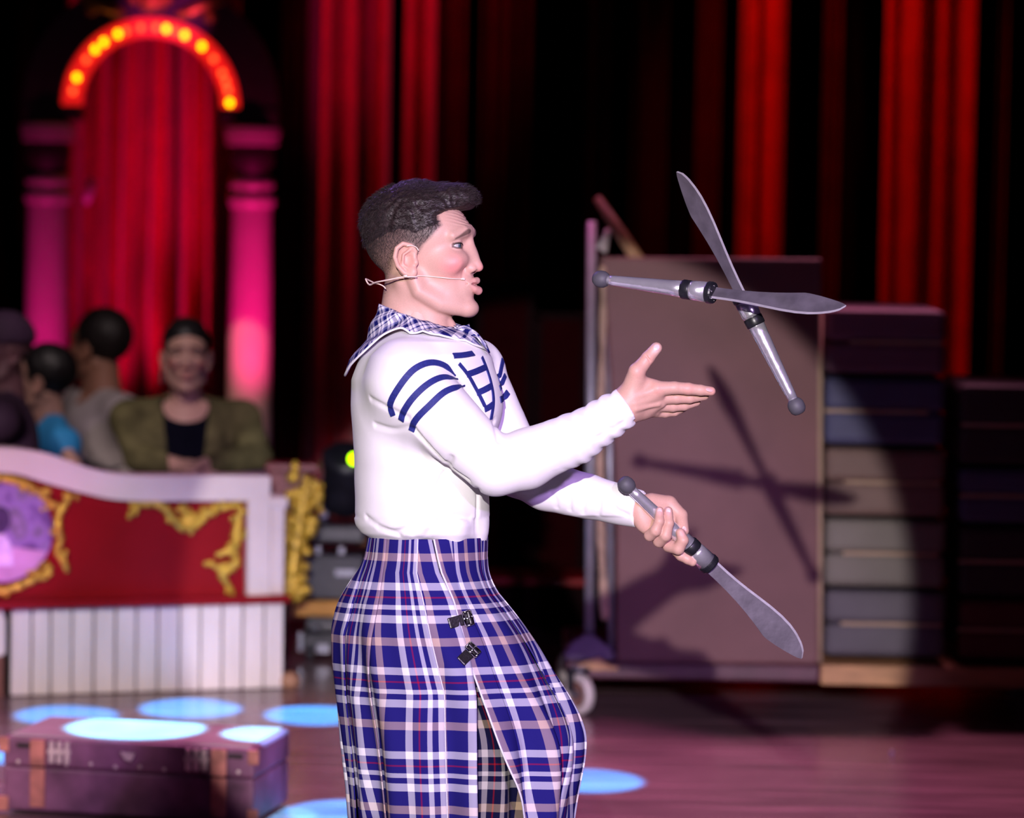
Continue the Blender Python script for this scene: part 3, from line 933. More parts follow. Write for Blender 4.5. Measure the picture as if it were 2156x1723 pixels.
def caster(x, y, rot, name='caster'):
    R = Matrix.Translation((x, y, 0)) @ Matrix.Rotation(rot, 4, 'Z')
    wr = 0.066
    fork = MB()
    for s in (-1, 1):
        fork.box((R @ Vector((s * 0.028, 0.01, wr + 0.040))), (0.008, 0.036, 0.066), R.to_3x3())
    fork.box(R @ Vector((0, 0.01, wr + 0.078)), (0.064, 0.06, 0.012), R.to_3x3())
    fk = fork.build('caster_fork', M_gear, trolley, bevel=0.004)
    W = R @ Matrix.Translation((0, 0, wr)) @ Matrix.Rotation(math.pi / 2, 4, 'Y')
    wl = MB()
    prof = [(0.043, -0.014), (wr - 0.008, -0.018), (wr, -0.010), (wr, 0.010), (wr - 0.008, 0.018), (0.043, 0.014), (0.043, -0.014)]
    n = 28
    vs, fs = [], []
    for r_, z_ in prof[:-1]:
        for k in range(n):
            an = 2 * math.pi * k / n
            vs.append(W @ Vector((r_ * math.cos(an), r_ * math.sin(an), z_)))
    m_ = len(prof) - 1
    for i in range(m_):
        for k in range(n):
            fs.append([i * n + k, i * n + (k + 1) % n, ((i + 1) % m_) * n + (k + 1) % n, ((i + 1) % m_) * n + k])
    wl.add(vs, fs)
    wh = wl.build('caster_wheel', M_wheel, trolley, smooth=True)
    MB().lathe([(0.044, -0.006), (0.044, 0.006)], W, 24).build('wheel_disc', mat('brown_wheel_disc', (0.25, 0.12, 0.10), 0.6), wh)
    MB().lathe([(0.012, -0.03), (0.012, 0.03)], W, 12).build('wheel_hub', M_alu, wh)
    zt = zd0
    MB().lathe([(0.03, wr + 0.08), (0.03, max(zt, wr + 0.09))], R, 16).build('caster_swivel', M_alu, fk)


caster(fz.x, fz.y - 0.0, math.radians(38))
caster(fz.x, fz.y + 0.62, math.radians(60))
caster(t(2200, 1440).x, t(2200, 1440).y + 0.1, math.radians(20))
caster(t(2200, 1440).x, t(2200, 1440).y + 0.65, math.radians(20))

# webbing that hangs along the poles
q = crom([t(1268, 560, 0.01), t(1270, 640, 0.015), t(1268, 760, 0.012), t(1264, 900, 0.012), t(1264, 1050, 0.012), t(1268, 1180, 0.014), t(1275, 1305, 0.014)], 40)
mb = MB().tube(q, [0.009 + 0.006 * (i / 39.0) + 0.003 * math.sin(i * 0.9) for i in range(40)], 10)
o = mb.build('strap', M_rope, smooth=True)
tag(o, 'tan webbing strap hanging down beside the grey trolley pole', 'strap')
q1 = t(1330, 528, -0.12); q0 = t(1258, 418, -0.22)
o = MB().tube([q0, q0 + (q1 - q0) * 0.5, q1 + (q1 - q0) * 0.35], [0.014, 0.019, 0.023], 12).build('wooden_bat', mat('turned_wood', (0.52, 0.28, 0.14), 0.5, 0, 0.2, 20), smooth=True)
tag(o, 'slanting wooden club poking up behind the tall brown mat', 'club')
o = MB().tube(crom([t(1262, 523, -0.02), t(1268, 512, -0.01), t(1276, 500, -0.01), t(1279, 488, -0.02), t(1276, 505, -0.04), t(1272, 530, -0.06)], 20), 0.010, 10).build('knotted_cloth', mat('white_rag', (0.6, 0.52, 0.5), 0.8, 0, 0.1), smooth=True)
tag(o, 'small white knotted rag on the top corner of the tall brown mat', 'rag')

M_mat = {}
mcol = {'mauve brown': (0.165, 0.070, 0.074), 'plum': (0.15, 0.07, 0.11), 'navy': (0.065, 0.065, 0.14), 'brown': (0.17, 0.105, 0.09), 'stone grey': (0.17, 0.148, 0.13),
        'slate grey': (0.105, 0.09, 0.11), 'dark red': (0.10, 0.012, 0.02), 'black': (0.03, 0.018, 0.026)}
for k, v in mcol.items():
    M_mat[k] = mat(k.replace(' ', '_') + '_vinyl', v, 0.6, 0, 0.12, 5, 0.15, 150, 0.35)
M_pipe = mat('sand_coloured_strap', (0.42, 0.29, 0.20), 0.7, 0, 0.1)
# tall mat on end, slightly bowed
big = empty('tall_mat', (t(1500, 1410).x, t(1500, 1410).y + 0.04, zd1), 'tall mauve brown mat standing on end against the stack, catching knife shadows', 'mat')
nb, mbv, mbf = 14, [], []
lx = lambda py: np.interp(py, [543, 700, 900, 1100, 1398], [1262, 1278, 1290, 1296, 1297])
rx = lambda py: np.interp(py, [543, 1398], [1731, 1724])
rows = [543 + (1398 - 543) * i / 12 for i in range(13)]
vs = []
for dd in (0.0, -0.05):
    for py in rows:
        for i in range(nb + 1):
            u = i / nb
            px = lx(py) + (rx(py) - lx(py)) * u
            p = t(px, py + 4 * (u - 0.5), dd + 0.012 * math.sin(math.pi * u) * math.sin(math.pi * (py - 543) / 855))
            vs.append(p)
no_ = 13 * (nb + 1)
fs = []
ix = lambda s, j, i: s * no_ + j * (nb + 1) + i
for j in range(12):
    for i in range(nb):
        fs.append([ix(0, j, i), ix(0, j + 1, i), ix(0, j + 1, i + 1), ix(0, j, i + 1)])
        fs.append([ix(1, j, i), ix(1, j, i + 1), ix(1, j + 1, i + 1), ix(1, j + 1, i)])
    fs.append([ix(0, j, 0), ix(1, j, 0), ix(1, j + 1, 0), ix(0, j + 1, 0)])
    fs.append([ix(0, j, nb), ix(0, j + 1, nb), ix(1, j + 1, nb), ix(1, j, nb)])
for i in range(nb):
    fs.append([ix(0, 0, i), ix(0, 0, i + 1), ix(1, 0, i + 1), ix(1, 0, i)])
    fs.append([ix(0, 12, i), ix(1, 12, i), ix(1, 12, i + 1), ix(0, 12, i + 1)])
link('mat_face', vs, fs, M_mat['mauve brown'], big, smooth=False, bevel=0.01)
q = [t(1727, y, 0.006) for y in (640, 900, 1150, 1395)]
MB().tube(q, 0.008, 8).build('edge_binding', M_pipe, big, smooth=True)


def folded_mat(x0, y0, x1, y1, colour, label, lx0, ly, lx1, group, dd=0.0, depth=0.55):
    """two padded layers folded on each other, a strap in the fold"""
    a = t(x0, y0, dd); b = t(x1, y1, dd)
    root = empty('folded_mat', ((a.x + b.x) / 2, a.y + depth / 2, b.z), label, 'mat', group)
    h = (a.z - b.z)
    for k in (0, 1):
        zc_ = b.z + h * (0.25 + 0.5 * k)
        MB().box(((a.x + b.x) / 2, a.y + depth / 2, zc_), (b.x - a.x, depth, h / 2 - 0.001)).build('mat_layer', M_mat[colour], root, bevel=0.022)
    p = t(lx0, ly, dd); q = t(lx1, ly, dd)
    MB().box(((p.x + q.x) / 2, a.y + 0.004, b.z + h / 2), (q.x - p.x, 0.018, 0.011)).build('fold_strap', M_pipe, root, bevel=0.003)
    return root


ys = [650, 793, 943, 1093, 1243, 1390]
for i, (cn, nm, l0, ly, l1) in enumerate((('plum', 'plum folded mat on top of the stack beside the tall brown mat', 1790, 728, 1985),
                                          ('navy', 'navy folded mat second from the top, under the plum one', 1736, 880, 1955),
                                          ('brown', 'brown folded mat between the navy and stone grey ones', 1778, 1025, 1980),
                                          ('stone grey', 'stone grey folded mat above the slate one', 1775, 1168, 1975),
                                          ('slate grey', 'slate grey folded mat at the bottom of the stack, on the pine deck', 1770, 1310, 1985))):
    folded_mat(1738, ys[i], 1990, ys[i + 1] - 1.5, cn, nm, l0, ly, l1, 'folded mats on the trolley')
ys = [810, 985, 1108, 1262, 1396]
for i, (cn, nm) in enumerate((('black', 'black folded mat on top of the low shadowed stack'), ('navy', 'navy folded mat between two black ones in the shadowed stack'),
                              ('black', 'black folded mat under the navy one in the shadowed stack'), ('dark red', 'dark red folded mat at the bottom of the shadowed stack'))):
    folded_mat(2022, ys[i], 2250, ys[i + 1] - 1.5, cn, nm, 2024, 907, 2235, 'folded mats on the trolley', -0.02)
q = on_floor(1878, 1592)
o = MB().prism([(-0.006, -0.007), (0.004, -0.008), (0.008, 0.002), (0.0, 0.009), (-0.007, 0.004)], lambda u, v, d: Vector((q.x + u, q.y - 0.3 * v, 0.009 + v + 0.0)) + Vector((0, d, 0)), 0.0, 0.004).build('paper_scrap', mat('white_paper', (0.95, 0.9, 0.8), 0.6, emis=None))
tag(o, 'tiny pale paper scrap lying on the dark stage floor', 'paper')

# ================================================================== the juggler
K = 1.0 / 1100.0
PSI = math.radians(14)
cs, sn = math.cos(PSI), math.sin(PSI)
HC = L(890, 545, 0.0)
HF, HL, HZ = np.array([cs, -sn, 0]), np.array([sn, cs, 0]), np.array([0, 0, 1.0])


def to_head(p):
    q = p - HC
    return np.stack([q @ HF, q @ HL, q[:, 2]], 1)


def from_head(q):
    q = np.atleast_2d(q)
    return HC + q[:, :1] * HF + q[:, 1:2] * HL + q[:, 2:3] * HZ


def hn(px, py, a=0.0):
    """head-frame point of a feature at lateral offset a on the near side, seen at (px, py)"""
    return np.array([((px - 890) * K + a * sn) / cs, a, (545 - py) * K])


BROW = (hn(992, 486, .012), hn(975, 491, .030), hn(957, 505, .050))
LIPU = (hn(1004, 592, 0), hn(998, 593, .010), hn(987, 598, .021))
LIPL = (hn(1007, 613, 0), hn(1000, 610, .010), hn(988, 601, .020))
EYE = hn(959, 520, .034)


def head_sdf(q, neck=True, detail=True, female=False):
    p = q.copy()
    p[:, 1] = np.abs(p[:, 1])
    d = ell(p, hn(874, 497), (.098, .077, .086))
    d = smin(d, ell(p, hn(922, 490), (.058, .064, .052)), .02)
    d = smin(d, ell(p, hn(922, 562), (.060, .057, .084)), .02)
    d = smin(d, ell(p, hn(948, 610), (.038, .040, .042)), .018)
    d = smin(d, chain(p, [hn(874, 592, .061), hn(884, 616, .058), hn(928, 643, .040), hn(980, 652, .012)], [.012, .013, .013, .014]), .026)
    d = smin(d, ell(p, hn(990, 650), (.0165, .019, .0155)), .012)
    d = smin(d, ell(p, hn(982, 602), (.017, .025, .024)), .014)
    d = smin(d, ell(p, hn(946, 556, .047), (.026, .014, .020)), .022)
    d = smin(d, chain(p, [hn(984, 488, .006), hn(978, 490, .026), hn(955, 500, .050)], [.011, .010, .007]), .014)
    d = smax(d, -ell(p, hn(990, 522, .032), (.015, .015, .011)), .012)
    d = smin(d, ell(p, hn(968, 548, .028), (.017, .018, .014)), .016)
    d = smin(d, ell(p, hn(986, 546, .006), (.015, .013, .026)), .012)
    # nose
    d = smin(d, chain(p, [hn(985, 500), hn(992, 520), hn(1004, 556)], [.009, .0075, .0090]), .009)
    d = smin(d, ell(p, hn(1006, 564), (.0108, .0095, .0088)), .006)
    d = smin(d, ell(p, hn(991, 567, .0115), (.0115, .0070, .0080)), .005)
    if detail:
        d = smax(d, -ell(p, hn(999, 574, .0062), (.0060, .0032, .0042)), .003)
        d = smax(d, -(seg(p, hn(979, 564, .021), hn(975, 586, .028), .0008, .0008)), .006)
    # lips
    d = smin(d, chain(p, LIPU, [.0068, .0060, .0035]), .004)
    d = smin(d, chain(p, LIPL, [.0085, .0070, .0035]), .004)
    if detail:
        d = smax(d, -chain(p, [hn(1016, 600), hn(1000, 600, .012), hn(983, 599, .023)], [.0022, .0018, .001]), .003)
    # eye lids round the ball, open wedge in front
    lid = np.linalg.norm(p - EYE, axis=1) - .0142
    if detail:
        lid = smax(lid, -ell(p, EYE + np.array([.010, .007, .0002]), (.014, .015, .0038)), .0015)
    d = smin(d, lid, .004)
    # ear
    ea = lambda px, py, a: hn(px, py, a)
    hel = [ea(874, 548, .073), ea(878, 534, .076), ea(868, 521, .081), ea(851, 517, .087), ea(838, 527, .091), ea(834, 545, .091), ea(840, 563, .087), ea(853, 577, .082), ea(868, 585, .078)]
    d = smin(d, ell(p, ea(858, 552, .076), (.021, .008, .031)), .006)
    if detail:
        d = smax(d, -ell(p, ea(859, 549, .091), (.016, .013, .023)), .003)
    d = smin(d, chain(p, hel, [.0040, .0042, .0045, .0045, .0045, .0045, .0045, .005, .006]), .003)
    d = smin(d, ell(p, ea(871, 576, .079), (.0095, .0060, .0105)), .005)
    d = smin(d, ell(p, ea(878, 556, .077), (.0050, .0045, .0070)), .003)
    d = smin(d, chain(p, [ea(866, 530, .082), ea(852, 540, .085), ea(850, 560, .083), ea(864, 571, .081)], [.0028] * 4), .003)
    if neck:
        d = smin(d, seg(p, hn(866, 590), hn(858, 730), .050, .062), .012)
        d = smin(d, seg(p, hn(908, 640), hn(902, 730), .036, .046), .014)
        d = smin(d, seg(p, hn(848, 596, .050), hn(936, 712, .016), .011, .012), .022)
        d = smin(d, ell(p, hn(948, 690), (.012, .010, .014)), .012)
    if detail:
        w = np.clip((p[:, 0] - .055) / .02, 0, 1) * np.clip((p[:, 2] - .058) / .008, 0, 1) * np.clip((.095 - p[:, 2]) / .012, 0, 1)
        d = d + w * .0009 * np.sin((p[:, 2] - 0.25 * p[:, 1]) * 900)
    return d


SKIN = np.array([0.65, 0.395, 0.315])


def sst(x, a, b):
    t = np.clip((x - a) / (b - a), 0, 1)
    return t * t * (3 - 2 * t)


def hair_mask(q):
    """0 where skin is bare, up to 1 where the crop is dense; q in head frame"""
    px = 890 + (q[:, 0] * cs - np.abs(q[:, 1]) * sn) * 1100
    py = 545 - q[:, 2] * 1100
    fb = np.interp(py, [380, 436, 446, 458, 478, 500, 520, 540, 548, 575, 625, 640], [1010, 990, 940, 926, 934, 915, 895, 884, 834, 828, 830, 700])
    inside = sst(fb - px, -4, 12)
    dens = np.interp(py + np.clip((820 - px) * -0.35, -25, 0), [380, 430, 455, 480, 520, 570, 620], [1, 1, .98, .93, .80, .55, .08])
    ear = sst(np.abs(q[:, 1]), .076, .080) * (py > 508)
    return inside * dens * (1 - ear)


def skin_cols(q, hair=True):
    p = q.copy()
    p[:, 1] = np.abs(p[:, 1])
    c = np.tile(SKIN, (len(p), 1))
    f = np.exp(-np.sum(((p - hn(955, 562, .055)) / np.array([.022, .03, .020])) ** 2, 1))
    c = c * (1 - .75 * f[:, None]) + np.array([.80, .22, .22]) * .75 * f[:, None]
    f = np.exp(-np.sum(((p - hn(1014, 566)) / np.array([.010, .012, .010])) ** 2, 1)) * .6
    c = c * (1 - f[:, None]) + np.array([.80, .25, .23]) * f[:, None]
    f = np.exp(-np.sum(((p - hn(858, 552, .085)) / np.array([.022, .02, .035])) ** 2, 1)) * .4
    c = c * (1 - f[:, None]) + np.array([.85, .38, .30]) * f[:, None]
    dl = np.minimum(chain(p, LIPU, [.0062, .0055, .003]), chain(p, LIPL, [.0085, .0068, .003]))
    f = sst(-dl, -.0012, .0012)
    c = c * (1 - f[:, None]) + np.array([.60, .20, .20]) * f[:, None]
    m_ = chain(p, [hn(1012, 600), hn(1000, 600, .010), hn(985, 599, .022)], [.0016, .0014, .001])
    f = sst(-m_, -.001, .001) * .8
    c = c * (1 - f[:, None]) + np.array([.22, .05, .06]) * f[:, None]
    db = chain(p, [b + np.array([.010, 0, 0]) * (1 if i < 2 else .3) for i, b in enumerate(BROW)], [.0050, .0046, .0020])
    f = sst(-db, -.0020, .0012) * .85
    c = c * (1 - f[:, None]) + np.array([.10, .055, .045]) * f[:, None]
    # lash line on the lid edge
    w = ell(p, EYE + np.array([.010, .007, .0002]), (.014, .015, .0038))
    near = np.linalg.norm(p - EYE, axis=1) < .0158
    f = (sst(-np.abs(w - .0008), -.0024, -.0010) * near) * .85
    c = c * (1 - f[:, None]) + np.array([.06, .03, .03]) * f[:, None]
    f = sst(-ell(p, hn(997, 572, .0062), (.0055, .0035, .0036)), -.001, .001) * .8
    c = c * (1 - f[:, None]) + np.array([.20, .05, .05]) * f[:, None]
    if hair:
        h = np.clip(hair_mask(p) * 0.95, 0, .95)
        c = c * (1 - h[:, None]) + np.array([.030, .019, .021]) * h[:, None]
    return c


hv, hq = sdf_mesh(lambda p: head_sdf(p), (-.15, -.115, -.185), (.15, .115, .16), .0019)
hcol = skin_cols(hv)
head_local = from_head(hv)

# ---------------------------------------------------------------- hands
# near (right) hand, palm turned away and up, thumb raised
y0 = -.19
RHAND = {
    'thumb': ([L(1331, 822, y0 - .008), L(1341, 783, y0 - .018), L(1364, 754, y0 - .018), L(1382, 733, y0 - .016)], [.017, .0148, .0122, .0108]),
    'index': ([L(1385, 819, y0 - .010), L(1420, 817, y0 - .008), L(1449, 819, y0 - .004), L(1475, 822, y0), L(1497, 824, y0 + .004)], [.0145, .0118, .0112, .0100, .0085]),
    'middle': ([L(1390, 838, y0 + .008), L(1424, 838, y0 + .014), L(1452, 838, y0 + .020), L(1483, 834, y0 + .028)], [.0135, .0112, .0104, .0084]),
    'ring': ([L(1386, 853, y0 + .022), L(1416, 856, y0 + .030), L(1440, 854, y0 + .038), L(1466, 847, y0 + .046)], [.0130, .0106, .0098, .0080]),
    'little': ([L(1376, 866, y0 + .034), L(1400, 869, y0 + .043), L(1420, 867, y0 + .050), L(1440, 859, y0 + .057)], [.0120, .0095, .0088, .0074]),
}


def rhand_sdf(p):
    d = chain(p, [L(1290, 872, y0 + .005), L(1322, 852, y0 + .003)], [.032, .030])
    d = smin(d, chain(p, [L(1322, 848, y0 + .002), L(1350, 836, y0 - .002), L(1386, 824, y0 - .006)], [.029, .022, .0150]), .014)
    d = smin(d, chain(p, [L(1322, 860, y0 + .010), L(1352, 858, y0 + .014), L(1388, 846, y0 + .010)], [.026, .021, .0140]), .012)
    d = smin(d, chain(p, [L(1330, 864, y0 + .018), L(1378, 862, y0 + .030)], [.022, .0140]), .012)
    d = smin(d, chain(p, [L(1325, 838, y0 - .002), L(1338, 800, y0 - .014)], [.022, .0175]), .014)
    for k in ('index', 'middle', 'ring', 'little', 'thumb'):
        pts, rs = RHAND[k]
        d = smin(d, chain(p, pts, rs, .003), .0028 if k != 'thumb' else .009)
    d = smin(d, ell(p, L(1363, 812, y0 - .004), (.018, .011, .014)), .014)
    # knuckles and tendons
    for a_, b_, r_ in (((1335, 838), (1384, 818), .0030), ((1338, 850), (1390, 836), .0028), ((1340, 862), (1386, 852), .0026)):
        d = smin(d, seg(p, L(*a_, y0 - .023), L(*b_, y0 - .016 if b_[1] < 830 else y0 - .004), r_, r_), .008)
    d = smin(d, ell(p, L(1340, 781, y0 - .026), (.012, .010, .012)), .010)
    # creases at the joints
    for pt, dr, r_ in (((1364, 754), (7, 9), .0013), ((1449, 819), (1, 12), .0010)):
        q_ = L(*pt, y0 - .020)
        d = smax(d, -(seg(p, L(pt[0] - dr[0], pt[1] - dr[1], y0 - .029), L(pt[0] + dr[0], pt[1] + dr[1], y0 - .029), .0012, .0012)), .003)
    # thumb nail and finger nail, slightly proud
    return d


def bbox(pts, pad):
    P = np.array(pts)
    return P.min(0) - pad, P.max(0) + pad


allp = [q for v in RHAND.values() for q in v[0]] + [L(1285, 872, y0)]
lo, hi = bbox(allp, .036)
rv, rq = sdf_mesh(rhand_sdf, lo, hi, .0014)
rc = np.tile(SKIN * np.array([1.0, .97, .95]), (len(rv), 1))


def stain(c, p, pos, r, colr, amt):
    f = np.exp(-np.sum(((p - pos) / np.asarray(r)) ** 2, 1)) * amt
    return c * (1 - f[:, None]) + np.asarray(colr) * f[:, None]


for pos in (L(1364, 756, y0 - .03), L(1341, 783, y0 - .035), L(1449, 820, y0 - .015), L(1385, 822, y0 - .025), L(1500, 825, y0)):
    rc = stain(rc, rv, pos, (.010, .012, .010), (.85, .36, .30), .45)
rc = stain(rc, rv, L(1382, 735, y0 - .028), (.0065, .008, .008), (.92, .66, .62), .8)

# far (left) hand closed on the knife handle
KN_Y = .015
kA = L(1319, 1022, KN_Y - .035); kB = L(1692, 1380, KN_Y + .10)
kdir = (kB - kA) / np.linalg.norm(kB - kA)


def kn(px, py, dy):
    """point at (px, py), dy nearer than the knife axis at that place"""
    t_ = (px - 1319) / (1692 - 1319.0)
    return L(px, py, KN_Y - .035 + t_ * .135 - dy)


LHAND = {
    'little': ([kn(1368, 1128, .004), kn(1380, 1118, .022), kn(1388, 1098, .028), kn(1389, 1076, .020)], [.0115, .0105, .0092, .0078]),
    'ring': ([kn(1388, 1140, .000), kn(1401, 1128, .022), kn(1408, 1102, .028), kn(1407, 1076, .020)], [.0125, .0112, .0098, .0082]),
    'middle': ([kn(1408, 1150, -.006), kn(1428, 1156, .016), kn(1438, 1138, .026), kn(1432, 1122, .022)], [.0125, .0115, .0105, .0085]),
    'index': ([kn(1418, 1152, -.014), kn(1434, 1170, -.004), kn(1448, 1178, .002), kn(1458, 1184, .004)], [.0125, .0105, .0095, .0082]),
    'thumb': ([kn(1372, 1058, -.034), kn(1408, 1062, -.030), kn(1433, 1086, -.014), kn(1440, 1118, .010)], [.018, .0165, .0135, .0098]),
}


def lhand_sdf(p):
    d = chain(p, [kn(1316, 1061, -.066), kn(1348, 1072, -.042)], [.024, .024])
    d = smin(d, chain(p, [kn(1346, 1072, -.036), kn(1385, 1085, -.036), kn(1412, 1105, -.032)], [.025, .024, .019]), .014)
    d = smin(d, chain(p, [kn(1350, 1092, -.030), kn(1372, 1116, -.022), kn(1405, 1142, -.020)], [.018, .017, .015]), .012)
    d = smin(d, ell(p, kn(1356, 1100, -.020), (.015, .011, .018)), .010)
    for k, (pts, rs) in LHAND.items():
        d = smin(d, chain(p, pts, rs, .003), .0028 if k != 'thumb' else .008)
    for pt in ((1378, 1122), (1396, 1133)):
        d = smax(d, -seg(p, kn(pt[0] - 6, pt[1] - 8, .034), kn(pt[0] + 6, pt[1] + 5, .034), .0012, .0012), .003)
    return d


allp = [q for v in LHAND.values() for q in v[0]] + [kn(1318, 1064, 0)]
lo, hi = bbox(allp, .034)
lv, lq = sdf_mesh(lhand_sdf, lo, hi, .0014)
lc = np.tile(SKIN * np.array([1.0, .97, .95]), (len(lv), 1))
lc = stain(lc, lv, kn(1352, 1090, .02), (.02, .02, .02), (.85, .40, .34), .5)
for pos in (kn(1388, 1079, .028), kn(1407, 1079, .029), kn(1436, 1125, .03), kn(1440, 1114, .022)):
    lc = stain(lc, lv, pos, (.0055, .006, .0065), (.90, .45, .45), .75)

M_nail = mat('pink_fingernail', (.78, .48, .46), .25, 0, .05, 100)
NAILS = [(L(1378.5, 737, y0 - .0268), L(1386, 727, y0 - .0245), .0062, L(1378, 737, y0 - .05)), (L(1487, 820, y0 - .0085), L(1500, 822, y0 - .0035), .0050, L(1490, 800, y0 - .03)),
         (kn(1388.5, 1083, .0285), kn(1389, 1071, .0265), .0050, kn(1388, 1078, .06)), (kn(1407.5, 1083, .0290), kn(1407, 1071, .0270), .0050, kn(1407, 1078, .06)),
         (kn(1440, 1110, .0215), kn(1441, 1122, .0185), .0050, kn(1443, 1112, .06))]

# ---------------------------------------------------------------- shirt
tz = lambda py: -(py - CY) * K
tx = lambda px: (px - CX) * K
TORSO = [(tz(py), tx(a), tx(b), cy, ay) for py, a, b, cy, ay in (
    (690, 850, 945, .0, .06), (706, 815, 985, .0, .10), (722, 788, 1012, .0, .145), (752, 757, 1036, .0, .172), (800, 741, 1046, .0, .172), (850, 739, 1044, .0, .166),
    (950, 744, 1034, .0, .152), (1030, 748, 1030, .0, .146), (1080, 750, 1029, .0, .148), (1105, 755, 1029, .0, .150), (1122, 766, 1027, .0, .142), (1134, 784, 1024, .0, .126), (1150, 790, 1020, .0, .118))]
ARM_N = ([L(862, 812, -.140), L(955, 905, -.185), L(1044, 983, -.195)], [.070, .064, .0535])
FORE_N = ([L(1044, 983, -.195), L(1110, 966, -.195), L(1210, 925, -.195), L(1322, 856, -.19)], [.0535, .0545, .0475, .0345])
ARM_F = ([L(1004, 800, .135), L(1050, 890, .135), L(1092, 992, .12)], [.060, .055, .049])
FORE_F = ([L(1092, 992, .12), L(1150, 1022, .10), L(1235, 1046, .075), L(1346, 1070, .028)], [.049, .050, .043, .0335])


def plane_cut(p, a, b, at):
    n = (np.asarray(b) - np.asarray(a)); n = n / np.linalg.norm(n)
    return (p - np.asarray(at)) @ n


def shirt_base(p):
    d = loft(p, TORSO)
    d = smax(d, p[:, 2] - tz(688), .01)
    d = smax(d, tz(1140) - p[:, 2], .01)
    d = smin(d, chain(p, [L(868, 735, -.03), L(858, 778, -.115)], [.042, .055]), .03)
    d = smin(d, chain(p, [L(935, 735, .03), L(1000, 772, .12)], [.040, .055]), .03)
    d = smin(d, ell(p, L(1000, 855, -.02), (.050, .09, .06)), .03)
    up = chain(p, *ARM_N)
    t_ = np.clip((p[:, 0] - tx(860)) / (tx(960) - tx(860)), 0, 1)
    d = smin(d, up, .045 * (1 - t_) + .008)
    fo = smax(chain(p, *FORE_N, .01), plane_cut(p, FORE_N[0][2], FORE_N[0][3], L(1320, 857, -.19)), .003)
    d = np.minimum(d, smin(fo, up, .02)) if False else smin(d, fo, .010)
    upf = chain(p, *ARM_F)
    d = smin(d, upf, .02)
    fof = smax(chain(p, *FORE_F, .01), plane_cut(p, FORE_F[0][2], FORE_F[0][3], L(1347, 1070, .028)), .003)
    d = smin(d, fof, .012)
    return d


def trace(f, px, py, ya=-.45, yb=.42):
    """first hit of the view ray through (px, py)"""
    y = np.full(len(px), ya)
    d = D0 + y
    for _ in range(70):
        P = np.stack([(px - CX) / FPX * (D0 + y), y, -(py - CY) / FPX * (D0 + y)], 1)
        s = f(P)
        y = np.minimum(y + s * .7, yb)
    return np.stack([(px - CX) / FPX * (D0 + y), y, -(py - CY) / FPX * (D0 + y)], 1), y < yb - 1e-3


FOLDS = [  # creases of the shirt: pixel polyline, radius, depth
    ([(868, 1122), (884, 1100), (905, 1062), (930, 1010), (950, 965)], .0045, .006),
    ([(795, 1112), (830, 1122), (856, 1112), (862, 1098), (848, 1092)], .005, .006),
    ([(772, 1090), (800, 1112), (840, 1128)], .004, .004),
    ([(900, 1128), (920, 1100), (955, 1088), (990, 1092)], .004, .004),
    ([(870, 905), (900, 940), (940, 980), (985, 1012)], .005, .008),
    ([(790, 895), (830, 905), (868, 898)], .004, .004),
    ([(780, 840), (820, 862), (858, 880)], .004, .004),
    ([(1006, 1030), (1005, 1080), (1006, 1136)], .003, .004),
    ([(1215, 905), (1240, 925), (1275, 915)], .003, .003),
    ([(1255, 870), (1262, 890), (1290, 905), (1310, 892)], .003, .004),
    ([(1150, 1030), (1168, 1050), (1172, 1070)], .0022, .003), ([(1180, 1022), (1198, 1048), (1200, 1074)], .0022, .003),
    ([(1212, 1018), (1228, 1050), (1228, 1080)], .0022, .003), ([(1250, 1022), (1262, 1050), (1260, 1086)], .0022, .003),
    ([(1285, 1060), (1300, 1075), (1322, 1085)], .0025, .003), ([(1060, 1000), (1075, 975), (1080, 940)], .003, .003),
    ([(1040, 885), (1046, 910), (1050, 930)], .003, .004),
]
FP = []
for pts, r_, dp in FOLDS:
    q = crom(np.array(pts, float), 12)
    P, ok = trace(shirt_base, q[:, 0], q[:, 1])
    if ok.all():
        n_ = grad(shirt_base, P)
        FP.append((P + n_ * (r_ - dp * .85), r_))


def shirt_sdf(p):
    d = shirt_base(p)
    near = np.abs(d) < .03
    if near.any():
        q = p[near]
        e = d[near]
        lo_t = np.clip((tz(1000) - q[:, 2]) / .1, 0, 1)
        e = e + .0032 * wob(q, 34, 3) + .0016 * wob(q, 80, 5)
        # ruckles of the near sleeve towards the cuff and of the waist
        ra = np.clip((q[:, 0] - tx(1120)) / .15, 0, 1) * (q[:, 2] > tz(985))
        ax_ = (q - FORE_N[0][2]) @ ((FORE_N[0][3] - FORE_N[0][2]) / np.linalg.norm(FORE_N[0][3] - FORE_N[0][2]))
        e = e - ra * .0024 * np.sin(ax_ * 210 + 3 * np.sin(q[:, 1] * 50) + q[:, 2] * 60)
        e = e - lo_t * .004 * (q[:, 2] < tz(1090)) * np.sin(q[:, 0] * 55 + 4 * q[:, 1] * 12)
        for P, r_ in FP:
            g_ = None
            lo_, hi_ = P.min(0) - .02, P.max(0) + .02
            m_ = ((q > lo_) & (q < hi_)).all(1)
            if m_.any():
                e[m_] = smax(e[m_], -chain(q[m_], P, [r_] * len(P)), .007)
        d[near] = e
    return d


sv, sq = sdf_mesh(shirt_sdf, L(725, 1150, -.28) + np.array([0, 0, 0]), np.array([tx(1375), .22, tz(655)]), .0036)

# ---------------------------------------------------------------- body inside the clothes, joined to head and hands
WB = lambda x, y, z: np.array([(Vector(CAMROT.transposed() @ (Vector((x, y, z)) - CAMPOS)))[i] for i in range(3)])


def wl(x, y, z):
    c_ = WB(x, y, z)
    return np.array([c_[0], -c_[2] - D0, c_[1]])


